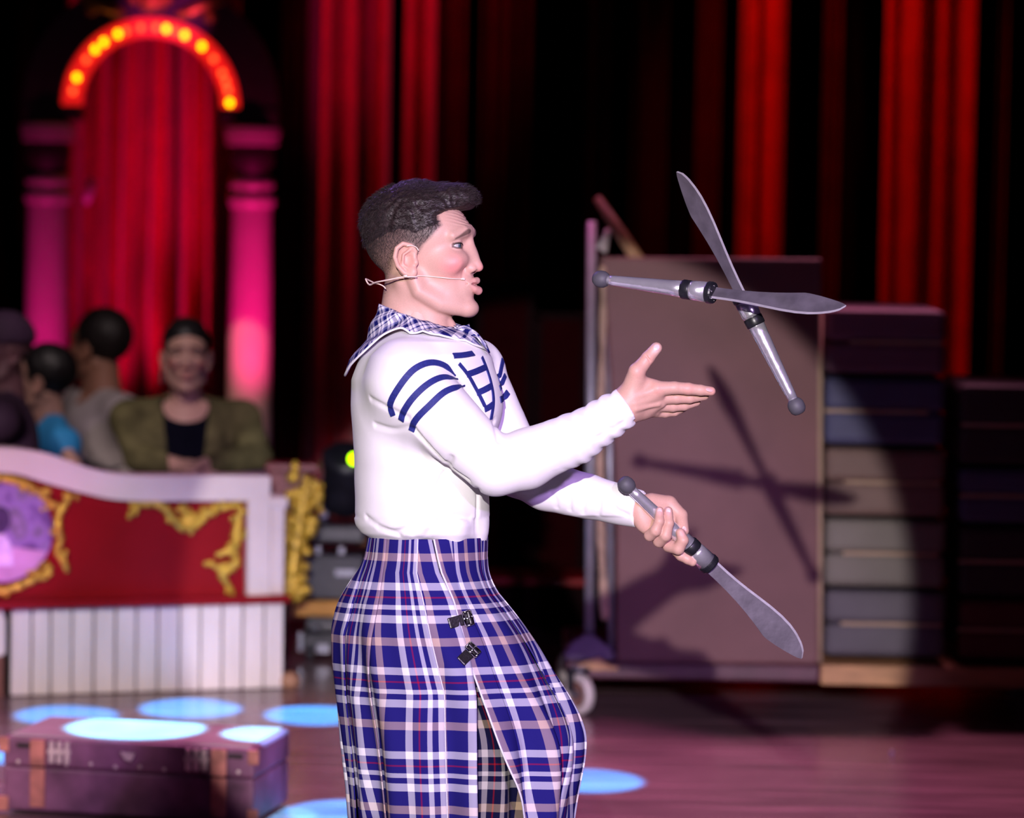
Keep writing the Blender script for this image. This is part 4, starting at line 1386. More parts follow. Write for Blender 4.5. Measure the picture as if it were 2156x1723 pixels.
LEG_N = ([wl(-.15, 6.92, .93), wl(-.10, 6.89, .50), wl(-.20, 6.90, .09)], [.085, .056, .038])
LEG_F = ([wl(-.13, 7.08, .93), wl(.03, 7.10, .53), wl(-.02, 7.10, .09)], [.085, .056, .038])


def body_sdf(p):
    q = [(z, a + .012, b - .012, cy, ay - .012) for z, a, b, cy, ay in TORSO]
    d = loft(p, q)
    d = smax(d, p[:, 2] - tz(705), .02)
    d = smax(d, tz(1150) - p[:, 2], .02)
    d = smin(d, seg(p, L(880, 640, 0), L(880, 720, 0), .05, .055), .02)
    for c_, k in ((ARM_N, .02), (FORE_N, .02), (ARM_F, .02), (FORE_F, .02)):
        d = smin(d, chain(p, c_[0], [r - .010 for r in c_[1]]), k)
    d = smin(d, ell(p, L(900, 1215, 0), (.095, .09, .10)), .03)
    for c_ in (LEG_N, LEG_F):
        d = smin(d, chain(p, *c_), .03)
    for foot in ((-.20, 6.90), (-.02, 7.10)):
        d = smin(d, seg(p, wl(foot[0] - .03, foot[1], .045), wl(foot[0] + .15, foot[1] - .03, .03), .038, .028), .02)
    return d


bv, bq = sdf_mesh(body_sdf, np.array([tx(700), -.30, tz(2400)]), np.array([tx(1360), .30, tz(630)]), .010)
V = [head_local, rv, lv, bv]
Fq = [hq, rq, lq, bq]
C_ = [hcol, rc, lc, np.tile(SKIN, (len(bv), 1))]
off = np.cumsum([0] + [len(v) for v in V[:-1]])
M_skin = attr_mat('skin', 0.48, 0.12, 0.10, 500)
body = link('person', to_world(np.vstack(V)), np.vstack([f + o_ for f, o_ in zip(Fq, off)]), M_skin, smooth=True, cols=np.vstack(C_))
tag(body, 'juggler in white striped shirt and navy tartan kilt, reaching out one open hand', 'person')

for a_, b_, w_, o_ in NAILS:
    a_, b_, o_ = [Vector(to_world(q)[0]) for q in (a_, b_, o_)]
    z_ = (b_ - a_).normalized()
    n_ = (o_ - a_); n_ = (n_ - z_ * n_.dot(z_)).normalized()
    s_ = z_.cross(n_)
    ln = (b_ - a_).length
    mb = MB().blob((0, 0, 0), (1, 1, 1), 16)
    mb.v = [(a_ + b_) / 2 + s_ * (v.x * w_) + n_ * (v.y * .0012) + z_ * (v.z * ln * .62) for v in mb.v]
    mb.build('fingernail', M_nail, body, smooth=True)

# eyes
M_eye = bpy.data.materials.new('eye')
M_eye = attr_mat('eye_gloss', 0.08, 0, 0.0, 50, 0.8)
for s in (-1, 1):
    mb = MB().blob((0, 0, 0), (.0126, .0126, .0126), 28)
    v = np.array(mb.v)
    look = np.array([.965, s * .26 * .35, -.02]); look /= np.linalg.norm(look)
    ang = v @ look / .0126
    cc = np.where((ang > .95)[:, None], np.array([.01, .01, .012]), np.where((ang > .80)[:, None], np.array([.06, .10, .13]), np.array([.50, .46, .47])))
    c_ = EYE.copy(); c_[1] *= s
    link('eyeball', to_world(from_head(v + c_)), mb.f, M_eye, body, smooth=True, cols=cc)

M_lash = mat('dark_lashes', (.012, .008, .008), .5)
for s in (-1, 1):
    pts = []
    for t_ in np.linspace(0, 1, 14):
        fi = math.radians(88 - 108 * t_)
        e_ = .30 * math.sin(math.pi * t_) ** .6
        v = EYE + .0150 * np.array([math.cos(fi) * math.cos(e_), math.sin(fi) * math.cos(e_), math.sin(e_)])
        pts.append([v[0], v[1] * s, v[2]])
    MB().tube([Vector(w_) for w_ in to_world(from_head(np.array(pts)))], [.0004 + .0008 * math.sin(math.pi * i / 13) for i in range(14)], 6).build('eyelashes', M_lash, body, smooth=True)

# ---------------------------------------------------------------- hair
rng = np.random.RandomState(2)


def hair_sdf(q):
    p = q
    px = 890 + (p[:, 0] * cs - np.abs(p[:, 1]) * sn) * 1100
    py = 545 - p[:, 2] * 1100
    T = np.interp(py - np.clip((830 - px) * .45, 0, 26), [395, 425, 445, 465, 485, 505], [.0185, .0165, .0105, .0050, .0008, -.0040])
    fb = np.interp(py, [380, 436, 446, 458, 478, 500], [1020, 1000, 950, 930, 936, 918])
    T = T - .018 * sst(px - fb, -22, 6)
    d = head_sdf(p, False, False) - T
    d = smin(d, ell(p, hn(952, 416), (.040, .046, .024)), .016)
    d = smin(d, ell(p, hn(982, 420), (.022, .036, .021)), .010)
    f = np.sin((p[:, 1] * 1.0 + 0.2 * p[:, 2]) * 520 + 3 * np.sin(p[:, 0] * 90)) * .0008 + wob(p * np.array([.5, 1, 1]), 190, 9) * .0016 + wob(p * np.array([.5, 1, 1]), 520, 4) * .0012
    return d + f


hav, haq = sdf_mesh(hair_sdf, (-.15, -.10, .02), (.13, .10, .165), .0020)
hair_v, hair_f, nv = [to_world(from_head(hav))], [haq], len(hav)


def strands(base, nrm, direc, length, rad, bend):
    """tapered three sided hairs; all arrays in head frame"""
    global nv
    n = len(base)
    t0 = nrm
    side = np.cross(direc, nrm); side /= np.maximum(np.linalg.norm(side, axis=1), 1e-6)[:, None]
    up = np.cross(side, direc)
    rows = []
    for k, (s, w) in enumerate(((0, 1.0), (.5, .8), (1.0, .12))):
        c_ = base + nrm * (length * s * (1 - bend * s))[:, None] + direc * (length * s * (bend + .6 * s))[:, None]
        for a in range(3):
            an = 2 * math.pi * a / 3
            rows.append(c_ + (side * math.cos(an) + nrm * math.sin(an)) * (rad * w)[:, None])
    P = np.stack(rows, 1).reshape(-1, 3)
    i0 = np.arange(n)[:, None] * 9 + nv
    fs = []
    for j in range(2):
        for a in range(3):
            b = (a + 1) % 3
            fs.append(np.hstack([i0 + j * 3 + a, i0 + j * 3 + b, i0 + j * 3 + 3 + b, i0 + j * 3 + 3 + a]))
    hair_v.append(to_world(from_head(P)))
    hair_f.append(np.vstack(fs))
    nv += len(P)


# long hair of the top, rooted on the hair volume
top = hav[:, 2] > .02
idx = rng.choice(np.where(top)[0], 17000)
b_ = hav[idx]
n_ = grad(hair_sdf, b_, .003)
ok = (n_[:, 2] > -.5) & (head_sdf(b_) > .0005)
b_, n_ = b_[ok], n_[ok]
dirv = np.stack([.75 * np.ones(len(b_)), .35 * rng.normal(size=len(b_)), .35 * rng.normal(size=len(b_)) + .15], 1)
dirv[:, 2] += np.where(b_[:, 0] < -.03, -.5, 0)
dirv[:, 0] -= np.where(b_[:, 0] < -.05, .9, 0)
dirv -= n_ * np.sum(dirv * n_, 1)[:, None]
dirv /= np.linalg.norm(dirv, axis=1)[:, None]
strands(b_ - n_ * .002, n_, dirv, rng.uniform(.005, .013, len(b_)), np.full(len(b_), .00042), rng.uniform(.25, .6, len(b_)))
# cropped sides
m_ = hair_mask(hv)
idx = rng.choice(np.where((m_ > .12) & (hv[:, 2] > -.07))[0], 42000)
keep = rng.rand(len(idx)) < m_[idx] + .1
idx = idx[keep]
b_ = hv[idx]
n_ = grad(head_sdf, b_, .003)
dirv = np.tile(np.array([-.25, 0, -.9]), (len(b_), 1)) + .25 * rng.normal(size=(len(b_), 3))
dirv -= n_ * np.sum(dirv * n_, 1)[:, None]
dirv /= np.linalg.norm(dirv, axis=1)[:, None]
strands(b_ - n_ * .0005, n_, dirv, .0014 + .0050 * m_[idx] ** 4, np.full(len(b_), .00021), np.full(len(b_), .5))
M_hair = mat('dark_brown_hair', (0.024, 0.014, 0.015), 0.5, 0, 0.5, 160, 0.2, 300, 0.4)
hair = link('hair', np.vstack(hair_v), np.vstack(hair_f), M_hair, body, smooth=True)
hair['label'] = 'short dark brown hair, faded sides and brushed up front'

# ---------------------------------------------------------------- shirt object, tapes and lacing
M_shirt = mat('white_cotton_jersey', (0.90, 0.88, 0.88), 0.8, 0, 0.02, 30, 0.12, 900, 0.2, sheen=0.1)
M_tape = mat('royal_navy_tape', (0.018, 0.025, 0.18), 0.55, 0, 0.2, 200, 0.2, 900, 0.4)
shirt = link('shirt', to_world(sv), sq, M_shirt, body, smooth=True)
shirt['label'] = 'white long sleeved shirt with navy tapes on the arms and laced chest'


def ribbon(pts, width, name, parent, m, f=None, n=40, off=.0008, th=.0014, taper=False):
    f = f or shirt_sdf
    q = crom(np.array(pts, float), n)
    P, ok = trace(f, q[:, 0], q[:, 1])
    P = P[ok]
    if len(P) < 4: return None
    for _ in range(2):
        P[1:-1] = .25 * P[:-2] + .5 * P[1:-1] + .25 * P[2:]
    P = P - grad(f, P) * f(P)[:, None]
    n_ = grad(f, P, .004)
    T = np.gradient(P, axis=0)
    T /= np.linalg.norm(T, axis=1)[:, None]
    s = np.cross(T, n_)
    s /= np.linalg.norm(s, axis=1)[:, None]
    w_ = np.full(len(P), width / 2)
    if taper:
        w_ *= np.clip(np.minimum(1, (np.linspace(1, 0, len(P))) / .12), .25, 1)
    rows = []
    for sx, o_ in ((-1, -.003), (-1, off + th), (1, off + th), (1, -.003)):
        e = P + s * (sx * w_)[:, None]
        e = e - n_ * np.clip(f(e), -.01, .01)[:, None]
        rows.append(e + n_ * o_)
    V_ = np.stack(rows, 1).reshape(-1, 3)
    fs = []
    for i in range(len(P) - 1):
        for a in range(4):
            b = (a + 1) % 4
            fs.append([i * 4 + a, i * 4 + b, (i + 1) * 4 + b, (i + 1) * 4 + a])
    fs += [[3, 2, 1, 0], [len(V_) - 4 + k for k in range(4)]]
    return link(name, to_world(V_), fs, m, parent, smooth=False)


W_ = .0125
ribbon([(828, 876), (822, 852), (835, 824), (863, 786), (888, 769), (913, 764), (938, 772), (958, 792)], W_, 'arm_tape', shirt, M_tape, taper=True)
ribbon([(845, 886), (850, 868), (869, 839), (900, 810), (932, 795), (963, 799)], W_, 'arm_tape', shirt, M_tape, taper=True)
ribbon([(866, 908), (876, 884), (904, 855), (938, 825), (978, 812)], W_, 'arm_tape', shirt, M_tape, taper=True)
ribbon([(1058, 758), (1054, 778), (1050, 800)], .010, 'arm_tape', shirt, M_tape, n=14)
ribbon([(1063, 790), (1057, 805), (1052, 818)], .010, 'arm_tape', shirt, M_tape, n=14)
ribbon([(1069, 826), (1062, 836), (1053, 842)], .012, 'arm_tape', shirt, M_tape, n=14)
ribbon([(966, 766), (985, 790), (1005, 825), (1020, 855)], .007, 'lacing_edge', shirt, M_tape, n=24)
ribbon([(1014, 752), (1027, 785), (1036, 820), (1038, 850), (1033, 883)], .007, 'lacing_edge', shirt, M_tape, n=30)
for a, b in (((955, 749), (996, 745)), ((982, 789), (1022, 773)), ((1003, 828), (1034, 813)), ((1020, 862), (1038, 851))):
    ribbon([a, ((a[0] + b[0]) / 2, (a[1] + b[1]) / 2 + 1), b], .0115, 'lace_bar', shirt, M_tape, n=12)

# ---------------------------------------------------------------- neckerchief
M_check = plaid_mat('navy_check_cotton', .030, [(0, (.03, .035, .20)), (.34, (.85, .82, .86)), (.58, (.05, .055, .25)), (.68, (.85, .82, .86)), (.90, (.30, .31, .55))], 0.8, 0.6)


def skin_cloth(p):
    return np.minimum(shirt_base(p), head_sdf(to_head(p), True, False))


up_ = [(813, 642, .0), (828, 652, -.042), (850, 664, -.056), (885, 675, -.060), (925, 687, -.050), (958, 693, -.028), (974, 690, .005), (952, 686, .04), (900, 672, .062), (845, 656, .050)]
lo_ = [(722, 788, .01), (758, 748, -.085), (832, 690, -.105), (884, 716, -.115), (946, 744, -.090), (1000, 750, -.045), (1006, 742, .010), (985, 712, .075), (900, 690, .115), (790, 700, .090)]
n1, n2 = 96, 12


def closed(pts, n):
    P = np.array([L(*q) for q in pts])
    P = np.vstack([P[-2:], P, P[:3]])
    m = len(pts)
    out = []
    for s in np.linspace(0, m, n, endpoint=False):
        i = int(s); t_ = s - i
        a, b, c_, d = P[i + 1], P[i + 2], P[i + 3], P[i + 4]
        out.append(.5 * (2 * b + (c_ - a) * t_ + (2 * a - 5 * b + 4 * c_ - d) * t_ * t_ + (3 * b - a - 3 * c_ + d) * t_ ** 3))
    return np.array(out)


A, B = closed(up_, n1), closed(lo_, n1)
V_, uv_ = [], []
for j in range(n2 + 1):
    s = j / n2
    P = A * (1 - s) + B * s
    P = P + np.array([0, 0, .012]) * math.sin(math.pi * s)
    V_.append(P)
    uv_ += [(i * .0065, s * np.linalg.norm(A[i] - B[i])) for i in range(n1)]
V_ = np.vstack(V_)
for _ in range(5):
    f = skin_cloth(V_)
    g_ = grad(skin_cloth, V_, .004)
    lift = .004 + .003 * np.maximum(0, np.sin(np.arange(len(V_)) % n1 * .45))
    mv = np.where(f < lift, (lift - f), 0) * .8
    far = np.where(f > .016, (f - .016), 0) * .5
    V_ = V_ + g_ * (mv - far)[:, None]
Fk = [[j * n1 + i, j * n1 + (i + 1) % n1, (j + 1) * n1 + (i + 1) % n1, (j + 1) * n1 + i] for j in range(n2) for i in range(n1)]
ker = link('neckerchief', to_world(V_), Fk, M_check, body, smooth=True, uvs=uv_, solid=.003)
ker['label'] = 'navy and white checked neckerchief'
# hemmed edge of the cloth and its pointed knot ends
mb = MB().tube([Vector(q) for q in to_world(np.vstack([V_[-n1:], V_[-n1:-n1 + 1]]))], .0022, 6)
mb.build('hem', mat('white_hem_cotton', (.82, .80, .84), .8), ker, smooth=True)
for pts, sgn in (([(975, 690), (985, 712), (1003, 748)], 1), ([(968, 692), (975, 720), (990, 752)], -1)):
    q = [L(px, py, -.052 - .012 * i * (1 if sgn > 0 else .6)) for i, (px, py) in enumerate(pts)]
    P = crom(np.array(q), 10)
    w_ = np.linspace(.013, .004, 10)
    Vv, Ff, uu = [], [], []
    for i in range(10):
        for k in (-1, 0, 1):
            e = P[i] + np.array([w_[i] * k * .9, -.004 * (1 - abs(k)), w_[i] * k * .5 * sgn])
            Vv.append(e); uu.append((.01 * k + .03 * sgn, i * .007))
    for i in range(9):
        for k in range(2):
            Ff.append([i * 3 + k, i * 3 + k + 1, i * 3 + k + 4, i * 3 + k + 3])
    Vv = np.array(Vv)
    for _ in range(4):
        f = skin_cloth(Vv); Vv = Vv + grad(skin_cloth, Vv, .004) * np.where(f < .012, .012 - f, 0)[:, None]
    link('knot_end', to_world(Vv), Ff, M_check, ker, smooth=True, uvs=uu, solid=.003)

# ---------------------------------------------------------------- kilt
NAVY, WHT, RED, TAN = (.045, .038, .23), (.80, .77, .84), (.42, .02, .08), (.58, .44, .42)
M_plaid = plaid_mat('navy_tartan', .156, [(0, WHT), (.090, NAVY), (.160, WHT), (.212, NAVY), (.292, RED), (.312, NAVY), (.385, WHT), (.475, NAVY), (.73, TAN), (.825, NAVY)])
KL = np.array([(1130, 778), (1187, 767), (1226, 741), (1273, 717), (1324, 708), (1389, 712), (1461, 721), (1534, 730), (1599, 738), (1660, 745), (1723, 749), (1800, 756), (1900, 764)], float)
KR = np.array([(1130, 1024), (1205, 1022), (1248, 1036), (1277, 1062), (1324, 1097), (1367, 1123), (1414, 1146), (1465, 1173), (1508, 1192), (1548, 1203), (1599, 1204), (1660, 1197), (1723, 1190), (1800, 1178), (1900, 1165)], float)
KA = np.array([(1130, .124), (1205, .132), (1277, .158), (1389, .178), (1600, .190), (1900, .205)], float)
smooth_prof = lambda T, y: (np.interp(y - 14, T[:, 0], T[:, 1]) + 2 * np.interp(y, T[:, 0], T[:, 1]) + np.interp(y + 14, T[:, 0], T[:, 1])) / 4


def kilt_pt(th, py, off_):
    x0, x1, ay = smooth_prof(KL, py), smooth_prof(KR, py), smooth_prof(KA, py)
    a0, a1 = (x0 - CX) * K, (x1 - CX) * K
    cx_, ax_ = (a0 + a1) / 2, (a1 - a0) / 2
    amp = np.clip((py - 1210) / 350, 0, 1)
    amp2 = np.clip((py - 1240) / 300, 0, 1) * np.clip(np.cos(th - .45), 0, 1)
    fold = amp * (.009 * np.sin(9 * th + 1.2 + (py - 1200) * .002) + .007 * np.sin(17 * th + 2.0) + .005 * np.sin(5 * th - (py - 1100) * .006)) + amp2 * .010 * np.sin(14 * th + (py - 1300) * .013)
    o_ = off_ + fold
    return np.stack([cx_ + (ax_ + o_) * np.cos(th), -(ay + o_) * np.sin(th), np.zeros_like(th) - (py - CY) * K], -1)


def kth(px, py):
    x0, x1 = smooth_prof(KL, py), smooth_prof(KR, py)
    return np.arccos(np.clip((px - (x0 + x1) / 2) / ((x1 - x0) / 2), -.999, .999))


PYS = np.concatenate([np.linspace(1131, 1260, 14), np.linspace(1272, 1900, 52)])
kv, kf, kuv = [], [], []


def strip(thA, thB, offA, offB, u0, nu=22, ramp=True):
    """a cloth panel from angle thA(py) to thB(py)"""
    base = sum(len(x) for x in kv)
    s = np.linspace(0, 1, nu)
    P = []
    for py in PYS:
        a, b = thA(py), thB(py)
        th_ = a + (b - a) * s
        k = np.clip((py - 1140) / 120, .25, 1) if ramp else 1
        P.append(kilt_pt(th_, py, k * (offA + (offB - offA) * s)))
        kuv.extend([(u0 + (t_ - (a if np.isscalar(a) else 0)) * .215, -(py - 1131) * K) for t_ in th_])
    kv.append(np.vstack(P))
    for j in range(len(PYS) - 1):
        for i in range(nu - 1):
            k0 = base + j * nu + i
            kf.append([k0, k0 + 1, k0 + nu + 1, k0 + nu])


EB = np.array([(1131, 916), (1200, 930), (1255, 950), (1330, 974), (1385, 988), (1500, 1028), (1600, 1062), (1723, 1108), (1900, 1175)], float)
EA = np.array([(1131, 912), (1200, 926), (1255, 948), (1330, 974), (1385, 990), (1450, 999), (1550, 1003), (1723, 1004), (1900, 1006)], float)
eB = lambda py: float(kth(np.interp(py, EB[:, 0], EB[:, 1]), py))
eA = lambda py: float(kth(np.interp(py, EA[:, 0], EA[:, 1]), py))
EP = np.array([(1131, 884), (1201, 882), (1331, 911), (1447, 940), (1723, 946), (1900, 948)], float)
eP = lambda py: float(kth(np.interp(py, EP[:, 0], EP[:, 1]), py))
EQ = np.array([(1131, 820), (1245, 812), (1330, 800), (1460, 792), (1600, 812), (1723, 838), (1900, 850)], float)
eQ = lambda py: float(kth(np.interp(py, EQ[:, 0], EQ[:, 1]), py))
ER = np.array([(1131, 785), (1245, 764), (1330, 742), (1460, 745), (1600, 758), (1723, 768), (1900, 775)], float)
eR = lambda py: float(kth(np.interp(py, ER[:, 0], ER[:, 1]), py))
dg = math.radians
cst = lambda a: (lambda py: dg(a))
# under layer
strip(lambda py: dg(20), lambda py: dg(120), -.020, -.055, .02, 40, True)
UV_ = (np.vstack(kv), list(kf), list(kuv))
kv, kf, kuv = [], [], []
# side and back panel with pleats, edges lie on top of the next
strip(eA, lambda py: eP(py) + .18, .020, .000, .060, 18)
strip(eP, lambda py: eQ(py) + .15, .014, .001, .002, 26)
strip(eQ, lambda py: eR(py) + .12, .014, .001, .118, 16)
strip(eR, lambda py: dg(190), .014, .001, .055, 14)
for k, a in enumerate(range(186, 330, 16)):
    strip(cst(a), cst(a + 21), .008, .001, .04 * k, 10)
# front apron, runs over the front to the far side
strip(eB, lambda py: dg(48) * .5 + eB(py) * .5 - .12, .016, .005, .128, 18)
strip(lambda py: dg(48) * .5 + eB(py) * .5, lambda py: dg(16), .012, .004, .020, 18)
strip(cst(22), cst(-8), .011, .004, .075, 16)
strip(cst(-4), cst(-34), .010, .004, .03, 14)
strip(cst(-30), cst(-60), .010, .004, .09, 14)
KV = np.vstack(kv)
kilt = link('kilt', to_world(KV), kf, M_plaid, body, smooth=True, uvs=kuv, solid=.0022)
M_plaid_shade = plaid_mat('tartan_painted_shade', .156, [(0, (.50, .47, .46)), (.090, (.020, .020, .07)), (.160, (.50, .47, .46)), (.212, (.020, .020, .07)), (.292, (.35, .02, .03)), (.312, (.020, .020, .07)), (.385, (.50, .47, .46)), (.475, (.020, .020, .07)), (.73, (.42, .33, .24)), (.825, (.020, .020, .07))])  # same tartan as the kilt, shade inside the slit put into its colours
link('under_apron', to_world(UV_[0]), UV_[1], M_plaid_shade, kilt, smooth=True, uvs=UV_[2], solid=.002)
kilt['label'] = 'navy, white and red tartan kilt with two leather buckles'
pts = [Vector(to_world(kilt_pt(np.array(eB(py)), py, .0175 * np.clip((py - 1140) / 120, .25, 1)).reshape(1, 3))[0]) for py in PYS]
M_fringe = mat('pale_fringe', (.70, .66, .80), .9, 0, .1, 300)
MB().tube(pts, .0020, 6).build('fringe_edge', M_fringe, kilt, smooth=True)
pts = [Vector(to_world(kilt_pt(np.array(eP(py)), py, .0165 * np.clip((py - 1140) / 120, .25, 1)).reshape(1, 3))[0]) for py in PYS]
MB().tube(pts, .0012, 5).build('pleat_edge', M_fringe, kilt, smooth=True)
M_leather = mat('black_leather', (.012, .010, .012), .35, 0, .3, 60, .2, 200)
M_chrome = mat('polished_chrome', (.86, .84, .88), .09, 1.0, .03)
for (ax_, ay_), (bx_, by_) in (((944, 1302), (984, 1290)), ((968, 1378), (994, 1352))):
    th_a, th_b = kth(ax_, ay_), kth(bx_, by_)
    P0 = Vector(to_world(kilt_pt(np.array(float(th_a)), ay_, .022).reshape(1, 3))[0])
    P1 = Vector(to_world(kilt_pt(np.array(float(th_b)), by_, .022).reshape(1, 3))[0])
    x = (P1 - P0).normalized()
    nn = (CAMPOS - P0).normalized()
    nn = (nn - x * nn.dot(x)).normalized()
    y = nn.cross(x)
    R_ = Matrix((x, y, nn)).transposed()
    ln = (P1 - P0).length
    mid = (P0 + P1) / 2
    bs = MB().box(mid - nn * .004, (ln, .021, .005), R_).build('buckle_strap', M_leather, kilt, bevel=.002)
    bk = MB()
    for s_ in (-1, 1):
        bk.tube([mid + x * (ln * .12) + y * s_ * .013 + nn * .004, mid + x * (ln * .12 + .016) + y * s_ * .013 + nn * .004], .0022, 8)
        bk.tube([mid + x * (ln * .12 + (.016 if s_ > 0 else 0)) - y * .013 + nn * .004, mid + x * (ln * .12 + (.016 if s_ > 0 else 0)) + y * .013 + nn * .004], .0022, 8)
    bk.tube([mid + x * (ln * .12) + nn * .005, mid + x * (ln * .12 + .018) + nn * .006], .0014, 6)
    bk.build('buckle', M_chrome, bs, smooth=True)
    MB().box(mid + x * (ln * .36) + nn * .001, (.006, .026, .010), R_).build('keeper', M_leather, bs, bevel=.002)
# boots, below the frame
M_boot = mat('black_boot_leather', (.015, .012, .012), .4)
for fx, fy in ((-.20, 6.90), (-.02, 7.10)):
    f = lambda p: smax(smin(seg(p, (fx - .02, fy, .07), (fx - .005, fy, .24), .056, .060), seg(p, (fx - .03, fy, .05), (fx + .15, fy - .03, .04), .052, .042), .03), .002 - p[:, 2], .004)
    v, q = sdf_mesh(f, (fx - .12, fy - .12, -.02), (fx + .24, fy + .1, .32), .008)
    link('boot', v, q, M_boot, body, smooth=True)

# ---------------------------------------------------------------- headset microphone
M_wire = mat('flesh_coated_wire', (.80, .62, .52), .4, 0, .05)
hs = empty('headset_microphone', Vector(to_world(hn(980, 589, .05) * 0 + L(980, 589, -.04))[0]), 'thin flesh coloured headset microphone worn on the cheek of the juggler', 'microphone')
hsdf = lambda p: head_sdf(to_head(p))


def on_skin(pts, lift=.0022, n=40):
    q = crom(np.array(pts, float), n)
    P, ok = trace(hsdf, q[:, 0], q[:, 1], -.2, .2)
    P = P[ok]
    return [Vector(w_) for w_ in to_world(P + grad(hsdf, P) * lift)]


MB().tube(on_skin([(876, 583), (884, 582), (910, 582), (940, 584), (972, 588)], .003), .0011, 8).build('boom', M_wire, hs, smooth=True)
bo = on_skin([(968, 588), (973, 589), (978, 590)], .004, 6)
MB().tube(bo, [.0012, .0022, .0026, .0028, .0026, .0016], 10).build('capsule', M_wire, hs, smooth=True)
MB().tube(on_skin([(856, 517), (866, 517), (874, 522), (879, 529)], .003, 12), .0012, 8).build('ear_hook', M_wire, hs, smooth=True)
q = [L(*p) for p in ((878, 583, -.088), (860, 583, -.094), (845, 584, -.090), (815, 590, -.080), (790, 595, -.055), (778, 600, -.03), (770, 588, -.02), (776, 590, .0), (790, 597, .02))]
MB().tube([Vector(w_) for w_ in to_world(crom(np.array(q), 50))], .0015, 8).build('neckband', M_wire, hs, smooth=True)
q = [L(*p) for p in ((776, 600, -.03), (792, 597, -.045), (806, 602, -.05), (812, 608, -.052))]
MB().tube([Vector(w_) for w_ in to_world(crom(np.array(q), 20))], .0012, 8).build('cable', M_wire, hs, smooth=True)
MB().tube([Vector(w_) for w_ in to_world(np.array([L(850, 582, -.093), L(858, 581, -.094)]))], .0030, 8).build('clip', M_wire, hs, smooth=True)

# ---------------------------------------------------------------- knives
M_rubber = mat('grey_rubber', (.075, .072, .085), .6, 0, .1, 30)
M_bring = mat('black_tape', (.012, .012, .016), .35, 0, .2, 60)
M_foil = mat('chrome_foil', (.88, .86, .92), .24, .78, .06, 25, .2, 60)
M_blade = mat('brushed_blade_steel', (.20, .18, .21), .42, .55, .22, 30, .15, 60, stretch=(1, 1, 1))
M_bladeedge = mat('bright_ground_edge', (.70, .66, .72), .35, .6, .1, 90)


def knife(A, Bp, up, label, length=.505, cap_at=.235):
    """A: pommel centre, Bp: a point towards the tip, up: direction of the curved edge (all world)"""
    A = Vector(A)
    x = (Vector(Bp) - A).normalized()
    u = Vector(up); u = (u - x * u.dot(x)).normalized()
    v = x.cross(u)
    root = empty('juggling_knife', A, label, 'knife', None)
    LM = Matrix((v, u, x)).transposed().to_4x4()        # local z runs along the knife
    LM.translation = A
    n = 28
    MB().lathe([(.004, -.0165), (.010, -.0150), (.0150, -.0090), (.0165, -.001), (.0160, .006), (.0125, .0125), (.0095, .0150)], LM, n).build('pommel', M_rubber, root, smooth=True)
    MB().lathe([(.0092, .010), (.0100, .03), (.0150, .150), (.0172, .187)], LM, n).build('grip', M_foil, root, smooth=True)
    MB().lathe([(.0176, .172), (.0186, .174), (.0186, .188), (.0176, .190)], LM, n).build('grip_ring', M_bring, root, smooth=True)
    MB().lathe([(.0174, .189), (.0186, .196), (.0196, .226)], LM, n).build('ferrule', M_foil, root, smooth=True)
    cp = MB().lathe([(.0198, .224), (.0212, .226), (.0212, .234), (.0198, .237), (.004, .2372)], LM, n).build('end_cap', M_bring, root, smooth=False)
    for k in range(6):
        a = k * math.pi / 3 + .5
        p = LM @ Vector((.0145 * math.cos(a), .0145 * math.sin(a), .2378))
        MB().blob(p, (.0017, .0017, .0017), 8).build('screw', M_chrome, cp, smooth=True)
    bl_ = length - cap_at
    sc = bl_ / .27
    top_ = [(0, .0145), (.03, .0148), (.06, .0160), (.09, .0185), (.12, .0218), (.15, .0248), (.18, .0262), (.205, .0250), (.225, .0215), (.245, .0150), (.258, .0085), (.266, .0020), (.270, -.006)]
    bot_ = [(0, -.0145), (.03, -.0140), (.06, -.0145), (.09, -.0162), (.12, -.0190), (.15, -.0232), (.183, -.0290), (.21, -.0255), (.235, -.0205), (.255, -.0155), (.266, -.0120), (.270, -.0095)]
    xs = np.linspace(0, .27, 34)
    tu = np.interp(xs, *zip(*top_)); bu = np.interp(xs, *zip(*bot_))
    vs, fs, ev, ef = [], [], [], []
    th_ = .0013
    P = lambda xx, uu, tt: LM @ Vector((tt, uu, cap_at - .002 + xx * sc))
    for i, xx in enumerate(xs):
        b0 = tu[i] - .0045
        for uu, tt in ((bu[i], -th_), (b0, -th_), (b0, th_), (bu[i], th_)):
            vs.append(P(xx, max(uu, bu[i]), tt))
        for uu, tt in ((b0, -th_), (tu[i], -.0003), (tu[i], .0003), (b0, th_)):
            ev.append(P(xx, max(uu, bu[i]), tt))
    for VV, FF in ((vs, fs), (ev, ef)):
        for i in range(len(xs) - 1):
            for a in range(4):
                b = (a + 1) % 4
                FF.append([i * 4 + a, i * 4 + b, (i + 1) * 4 + b, (i + 1) * 4 + a])
        FF += [[3, 2, 1, 0], [len(VV) - 4 + k for k in range(4)]]
    bo_ = link('blade', vs, fs, M_blade, root)
    link('blade_edge', ev, ef, M_bladeedge, bo_)
    return root


cr = CAMROT @ Vector((1, 0, 0)); cu = CAMROT @ Vector((0, 1, 0)); cf = CAMROT @ Vector((0, 0, -1))
wp = lambda px, py, y: Vector(to_world(L(px, py, y))[0])
knife(wp(1677, 856, -.03), wp(1430, 357, -.02), cr * .56 + cu * .25 - cf * .82, 'upright spinning knife in mid air, grey blade pointing up at the curtains')
knife(wp(1266, 588, -.02), wp(1779, 651, -.25), -cu * .70 - cf * .75, 'level spinning knife in mid air, blade crossing the upright one')
knife(wp(1319, 1022, KN_Y - .035), wp(1692, 1378, KN_Y + .10), cr * .68 + cu * .73, 'knife held by its chrome grip, blade pointing down at the mats')

